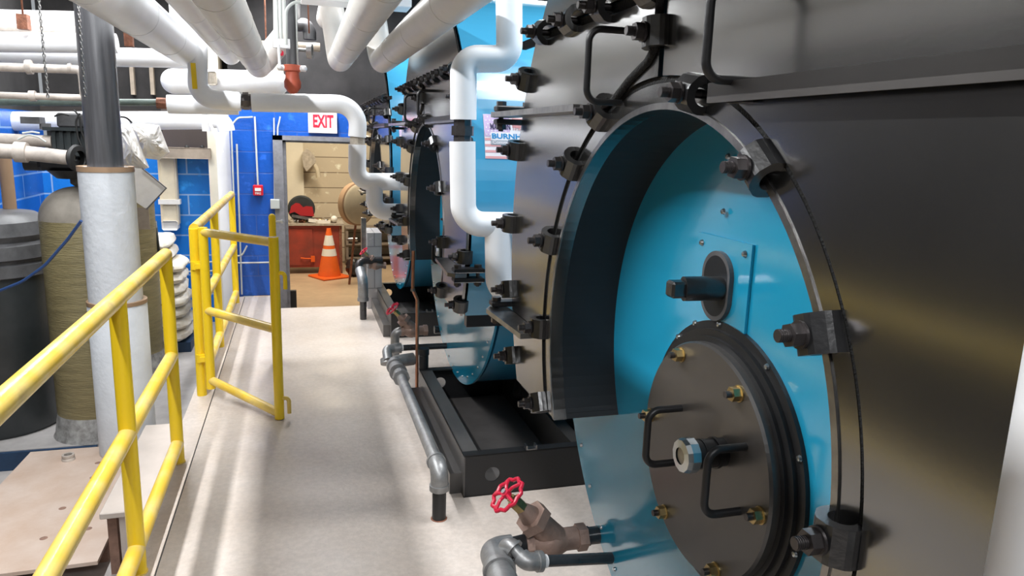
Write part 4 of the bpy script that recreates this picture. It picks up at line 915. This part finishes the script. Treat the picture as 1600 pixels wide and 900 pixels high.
MB().box((-.90, 4.36, -.45), (-.80, 4.45, -.135)).build('leg', MT['grimewood'], o)
tag(MB().box((-.86, 3.36, -.45), (-.76, 3.44, -.42), rz=.3).build('wood_chunk', MT['woodl']), 'broken orange-brown wood scrap at the foot of the plank step', 'scrap')

# ================================================================== DOOR WALL DETAILS
WY = WALLY-.012
ex = thing('exit_sign', 'white EXIT sign with red letters above the doorway', 'sign', tuple(at(504, 208, y=7.6)))
A = at(482, 207.5, y=7.6); B = at(526.5, 176, y=7.6)
MB().box((A.x, 7.60, A.z), (B.x, WALLY+.005, B.z), bev=.003).build('sign_face', MT['signwhite'], ex)
vs, fs, bb = text_mesh('EXIT', .1, 0, .0035); u0, u1, v0, v1 = A.x+.045, B.x-.035, A.z+.055, B.z-.025
MB().add([(u0+(u1-u0)*(p.x-bb[0])/(bb[1]-bb[0]), 7.597, v0+(v1-v0)*(p.y-bb[2])/(bb[3]-bb[2])) for p in vs], fs).build('letters', MT['signred'], ex)
fa = thing('fire_alarm', 'small red fire alarm pull box on the blue wall', 'alarm', tuple(at(403, 305, y=WY)))
A = at(396, 305, y=WY); B = at(411, 289, y=WY)
MB().box((A.x, WY-.05, A.z), (B.x, WY+.012, B.z), bev=.006).build('box', MT['alarmred'], fa)
MB().box((A.x+.018, WY-.058, A.z+.045), (B.x-.018, WY-.05, A.z+.075)).build('pull_handle', MT['signwhite'], fa)
vs, fs, bb = text_mesh('FIRE', .1, 0, .002)
MB().add([(A.x+.02+(B.x-A.x-.04)*(p.x-bb[0])/(bb[1]-bb[0]), WY-.0515, A.z+.012+.022*(p.y-bb[2])/(bb[3]-bb[2])) for p in vs], fs).build('letters', MT['signwhite'], fa)
MB().cyl(((A.x+B.x)/2-.0, WY-.02, B.z), tuple(at(398, 182, y=WY-.02)), .009, seg=10).build('conduit', MT['boxgrey'], fa)
A = at(423, 325.5, y=WY); B = at(437, 311, y=WY)
jb = tag(MB().box((A.x, WY-.06, A.z), (B.x, WY+.012, B.z), bev=.004).build('junction_box', MT['boxgrey']), 'grey junction box beside the door frame', 'electrical box')
MB().tube([((B.x-.03), WY-.02, B.z), tuple(at(434, 200, y=WY-.02)), tuple(at(438, 182, y=WY-.02))], .008, bend=.08, seg=10).build('conduit', MT['boxgrey'], jb)
MB().tube([((A.x+.04), WY-.02, B.z), tuple(at(428, 184, y=WY-.02))], .007, bend=.08, seg=10).build('conduit', MT['boxgrey'], jb)
for lab_, pts in (('tall conduit curving at its top, left on the blue door wall', [(371, 460), (361, 196), (372, 184), (395, 183)]), ('shorter conduit second from left on the blue door wall', [(378, 460), (370, 225)]), ('thin horizontal pipe low on the blue door wall with clips', [(370, 411), (425, 410)]), ('small slanted conduit stub near the conduit pair', [(366, 400), (378, 400), (386, 384)])):
    tag(MB().tube([at(px, py, y=WY-.018) for px, py in pts], .0085, bend=.06, seg=10).build('conduit', MT['boxgrey']), lab_, 'conduit')
tag(MB().cyl(at(368, 461, y=WY-.02), at(366, 400, y=WY-.02), .012, seg=10).build('conduit', MT['rust']), 'short rust-red pipe at the foot of the blue door wall', 'pipe')
tag(MB().box(tuple(at(425, 464, y=7.6)), tuple(at(436, 330, y=7.63))).build('wall_channel', MT['block']), 'blue painted strip beside the grey door frame', 'trim') if False else None
# steel angle post right of the doorway
tag(MB().box((.555, 6.98, 0), (.575, 7.05, .86)).box((.575, 6.98, 0), (.60, 6.99, .86)).box((.56, 6.99, .0), (.572, 7.0, .86)).build('steel_post', MT['steel']), 'grey steel angle post left of the grey block pier', 'post')

# ================================================================== CEILING DETAILS
o = tag(MB().tube([at(-200+600, 70, y=6.6), at(500, 74, y=6.6)], .035, seg=12).build('beam_pipe', MT['woodl']), 'pale horizontal beam behind the red sprinkler valve', 'beam')
fs_ = thing('sprinkler_riser', 'dark overhead pipe with orange-red valve at its lower end', 'pipe', tuple(at(457, 145, y=5.9)))
MB().cyl(at(452, -60, y=5.9), at(457, 108, y=5.9), .043, seg=22).build('pipe', MT['pvcgrey'], fs_)
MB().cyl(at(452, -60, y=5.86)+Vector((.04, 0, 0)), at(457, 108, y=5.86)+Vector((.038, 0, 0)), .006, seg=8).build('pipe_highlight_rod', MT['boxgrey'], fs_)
c = at(457, 126, y=5.9)
MB().lathe([(.048, .115), (.068, .11), (.068, .07), (.05, .062), (.05, .02), (.062, -.01), (.060, -.05), (.035, -.085), (.022, -.09), (.022, -.11), (.03, -.112), (.03, -.125), (.001, -.125)], c, (0, 0, 1), 24).build('valve_body', MT['redvalve'], fs_)
for s_ in (-1, 1): MB().cyl(c+Vector((s_*.045, -.02, .088)), c+Vector((s_*.10, -.02, .088)), .022, seg=14).sphere(c+Vector((s_*.088, -.045, .088)), .020, 10, 8).build('flange_lug', MT['redvalve'] if False else MT['white'], fs_)
MB().cyl(c+Vector((-.02, 0, -.115)), c+Vector((.09, -.02, -.115)), .007, seg=8).build('drain_cock', MT['white'], fs_)
o = tag(MB().box(tuple(at(427, 75, y=5.75)), tuple(at(453, 61, y=5.70)), bev=.003).build('junction_box', MT['white']), 'white electrical box on the overhead conduits', 'electrical box')
for px0, px1 in ((431, 435), (438, 440), (444, 446)): MB().cyl(at(px0, -40, y=5.73), at(px1, 62, y=5.73), .0085, seg=10).build('conduit', MT['boxgrey'], o)
MB().cyl(at(435, 70, y=5.68), at(437, 100, y=5.68), .010, seg=10).build('drop_conduit', MT['white'], o)
tag(MB().tube([at(447, 70, y=5.65), at(447, 15, y=5.65), at(458, 3, y=5.65), at(545, 6, y=5.65)], .011, bend=.09, seg=10).build('conduit', MT['boxgrey']), 'light conduit bending from the white box to the ceiling lamp', 'conduit')
a = at(470, 2, y=5.2); b = at(545, -14, y=5.2)
lf = thing('ceiling_lamp', 'white fluorescent fixture at the top edge above the third pipe', 'lamp', tuple(a))
MB().box((a.x, 5.1, a.z), (b.x+.4, 5.32, a.z+.07), bev=.005).build('housing', MT['white'], lf)
o = tag(MB().box(tuple(at(420, 88, y=6.2)), tuple(at(443, 79, y=6.1)), bev=.01).build('red_lever', MT['redpaint']), 'bright red handle behind the overhead conduits', 'handle')
o = tag(MB().lathe([(.001, 0), (.05, 0), (.06, .03), (.06, .12), (.045, .14), (.04, .22), (.001, .22)], at(434, 130, y=6.75), (-.1, 0, 1), 20).build('pipe_fitting', MT['clutter']), 'grey-brown fitting left of the orange-red valve', 'fitting'); q_ = at(434, 120, y=6.75); MB().cyl(q_, (q_.x, q_.y, 3.4), .012, seg=8).build('hanger_rod', MT['rust'], o)
o = tag(MB().tube([Vector((at(460,40,y=6.9).x, 6.9, 3.4)), at(460, 40, y=6.9), at(478, 38, y=6.9), at(484, 50, y=6.9), at(484, 62, y=6.9)], .055, bend=.06, seg=16).build('duct_elbow', MT['black']), 'dark round duct elbow in the shadow under the roof', 'duct')
for px, Y in ((372, 6.4), (480, 6.0), (504, 6.2)):
    tag(MB().cyl(at(px, -30, y=Y), at(px+3, 52 if px > 400 else 70, y=Y), .006, seg=8).build('hanger_rod', MT['rust']), {372: 'thin rod left of the conduits', 480: 'thin rod above the dark duct elbow', 504: 'thin rod above the third overhead pipe riser'}[px], 'rod')
tag(MB().lathe([(.035, -.02), (.06, -.02), (.06, .02), (.035, .02)], at(484, 80, y=6.3), (1, -.2, 0), 20).cyl(at(455, 77, y=6.2), at(482, 79, y=6.3), .014, seg=10).build('pipe_hanger', MT['galv']), 'grey ring hanger between the conduits and the third pipe riser', 'hanger')
tag(MB().box((-1.7, 6.0, 3.0), (.9, 6.2, 3.14)).build('roof_beam', MT['woodl']), 'dusty roof beam above the red valve', 'beam')

# ================================================================== WORKSHOP BEYOND THE DOOR
FZ = -.455; WYb = 11.4
cb = thing('tool_cabinet', 'worn red steel cabinet under a cluttered bench top', 'cabinet', (.24, 11.5, FZ))
A = at(454, 424, y=11.3); B = at(534, 352, y=11.3)
MB().box((-.25, 11.3, FZ+.10), (B.x, 11.75, B.z)).build('body', MT['redcab'], cb)
MB().box((-.28, 11.25, B.z), (B.x+.03, 11.8, B.z+.03)).build('bench_top', MT['clutter'], cb)
dr_ = MB().box((-.22, 11.285, FZ+.14), (at(489, 400, y=11.3).x, 11.3, B.z-.05)).build('door', MT['redcab'], cb)
MB().tube([at(470, 403, y=11.27), at(478, 404, y=11.25), at(486, 404, y=11.27)], .009, seg=8).box(tuple(at(486, 409, y=11.28)), tuple(at(492, 400, y=11.26))).build('handle', MT['cone'], dr_)
MB().box((B.x-.04, 11.28, FZ), (B.x, 11.33, B.z)).build('leg', MT['rust'], cb); MB().box((-.25, 11.28, FZ), (-.2, 11.33, FZ+.12)).build('leg', MT['rust'], cb)
gr = thing('chop_saw', 'red and black abrasive chop saw on the workshop bench', 'saw', tuple(at(475, 345, y=11.4)))
c = at(471, 326, y=11.45); MB().lathe([(.001, -.04), (.18, -.04), (.20, -.02), (.20, .02), (.18, .04), (.001, .04)], c, (0, 1, 0), 32).build('wheel_guard', MT['dkplastic'], gr)
c2 = at(468, 342, y=11.38); MB().prism([(452, 334), (455, 322), (462, 317), (468, 318), (474, 324), (478, 322), (488, 323), (491, 338), (470, 337), (460, 331)], (0, 1), lambda a, b, t: at(a, b, y=11.36+.05*t)).build('saw_body', MT['grindred'], gr)
MB().bar(at(456, 337, y=11.33), at(491, 343, y=11.33), .03, .04).build('saw_base', MT['steel'], gr)
o = tag(MB().bar(at(482, 344, y=11.32), at(516, 348, y=11.32), .03, .05).sphere(at(522, 342, y=11.34), .05, 14, 10).build('bench_tool', MT['conewhite']), 'white handled tool lying on the right of the workshop bench', 'tool')
rr = random.Random(4)
for k in range(14):
    px = 456+k*4.9; c = at(px, 349+rr.uniform(-1.5, 1), y=11.33+rr.uniform(0, .12)); c.z = B.z+.05
    r = rr.uniform(.028, .045)
    if k % 2: mb = MB().cyl(c+Vector((-.05, 0, -.0)), c+Vector((.05, .03, rr.uniform(0, .03))), r*.6, seg=8).cyl(c+Vector((.03, 0, 0)), c+Vector((.055, .0, 0)), r, seg=8)
    else: mb = MB().lathe([(.001, 0), (r, 0), (r*1.05, r), (r*.5, r*1.4), (r*.5, r*1.9), (.001, r*1.9)], c-Vector((0, 0, .02)), (0, 0, 1), 12)
    tag(mb.build('bench_clutter', [MT['clutter'], MT['steel'], MT['tan'], MT['rust'], MT['brass']][k % 5]), 'small hardware piece among the clutter on the workshop bench', 'hardware', 'small hardware on the workshop bench')
co = thing('traffic_cone', 'orange traffic cone with two white bands in front of the red cabinet', 'cone', tuple(at(515, 433, z=FZ)))
c = at(515, 433, z=FZ); hc = .73; R0, R1 = .175, .03
f = lambda t: R0+(R1-R0)*t
seg = [(0.03, .55, 'cone'), (.40, 0, '')]
MB().box((c.x-.23, c.y-.23, FZ), (c.x+.23, c.y+.23, FZ+.03), rz=.5, bev=.01).build('base', MT['cone'], co)
MB().lathe([(f(t), hc*t) for t in (.03, .42, .62, 1)]+[(R1-.01, hc), (R1-.012, hc-.03)], (c.x, c.y, FZ), (0, 0, 1), 32).build('cone_body', MT['cone'], co)
for t0, t1 in ((.45, .59), (.66, .86)): MB().lathe([(f(t0)+.0005, hc*t0), (f(t0)+.002, hc*t0), (f(t1)+.002, hc*t1), (f(t1)+.0005, hc*t1)], (c.x, c.y, FZ), (0, 0, 1), 32).build('reflective_band', MT['conewhite'], co)
# hanging lampshade-like hood on wall
hh_ = thing('wall_hood', 'grey metal hood hanging on the cream workshop wall', 'hood', tuple(at(482, 268, y=12.1)))
MB().prism([(478, 232), (473, 238), (472, 248), (474, 260), (479, 268), (487, 260), (494, 252), (492, 245), (485, 236)], (0, 1), lambda a, b, t: at(a, b, y=11.95+.2*t)).build('hood', MT['clutter'], hh_)
MB().tube([at(491, 256, y=12.0), at(496, 265, y=12.0), at(498, 277, y=12.0)], .035, bend=.05, seg=12).build('glove', MT['tan'], hh_)
wd = thing('round_drum', 'tan round drum end with brown rim standing at the right of the workshop', 'drum', tuple(at(552, 349, y=10.4)))
c = at(561, 319, y=10.4)
MB().lathe([(.001, -.03), (.25, -.03), (.28, -.01)], c, (-.6, .8, 0), 40).build('drum_head', MT['tan'], wd)
MB().lathe([(.28, -.01), (.30, .0), (.30, .09), (.26, .10), (.001, .10)], c, (-.6, .8, 0), 40).build('drum_rim', MT['brownrim'], wd)
MB().bar(c+Vector((-.05, 0, -.28)), Vector((c.x-.15, c.y, FZ)), .03, .03).bar(c+Vector((.05, 0, -.28)), Vector((c.x+.1, c.y, FZ)), .03, .03).build('stand', MT['rust'], wd)
sh = thing('shelf_unit', 'wooden shelves with odds and ends behind the cone', 'shelf', (1.0, 12.0, FZ))
for z in (at(540, 355, y=12.0).z, at(540, 380, y=12.0).z, at(540, 402, y=12.0).z): MB().box((.70, 11.9, z-.02), (1.6, 12.28, z)).build('shelf_board', MT['woodl'], sh)
MB().box((.70, 11.92, FZ), (.74, 12.26, at(540, 355, y=12).z-.02)).build('upright', MT['woodl'], sh); MB().box((1.56, 11.92, FZ), (1.6, 12.26, at(540, 355, y=12).z-.02)).build('upright', MT['woodl'], sh)
c = at(550, 374, y=11.95); tag(MB().lathe([(.001, -.10), (.03, -.09), (.045, -.02), (.045, .08), (.02, .10), (.001, .10)], c, (1, 0, 0), 14).build('metal_bottle', MT['steel']), 'grey metal bottle lying on the middle workshop shelf', 'bottle')
mb = MB(); c = at(546, 425, y=11.0); c.z = FZ+.11; c.x += .06
rings = []
for i in range(9):
    t = PI*i/8; rings.append([c+Vector((max(.004, .11*math.sin(t))*math.cos(2*PI*k/14)*rr.uniform(.8, 1.2), max(.004, .11*math.sin(t))*math.sin(2*PI*k/14), -.14*math.cos(t)*1.0+.03)) for k in range(14)])
mb.ring_sweep(rings, True, False, False); tag(mb.build('trash_bag', MT['black']), 'crumpled black bag on the floor right of the cone', 'bag')
tag(MB().box(tuple(at(463, 242, y=12.15)-Vector((.05, 0, .05))), tuple(at(463, 236, y=12.13)+Vector((.05, 0, .05)))).build('wall_notice', MT['greenlabel']), 'small green notice just inside the doorway', 'notice') if False else None
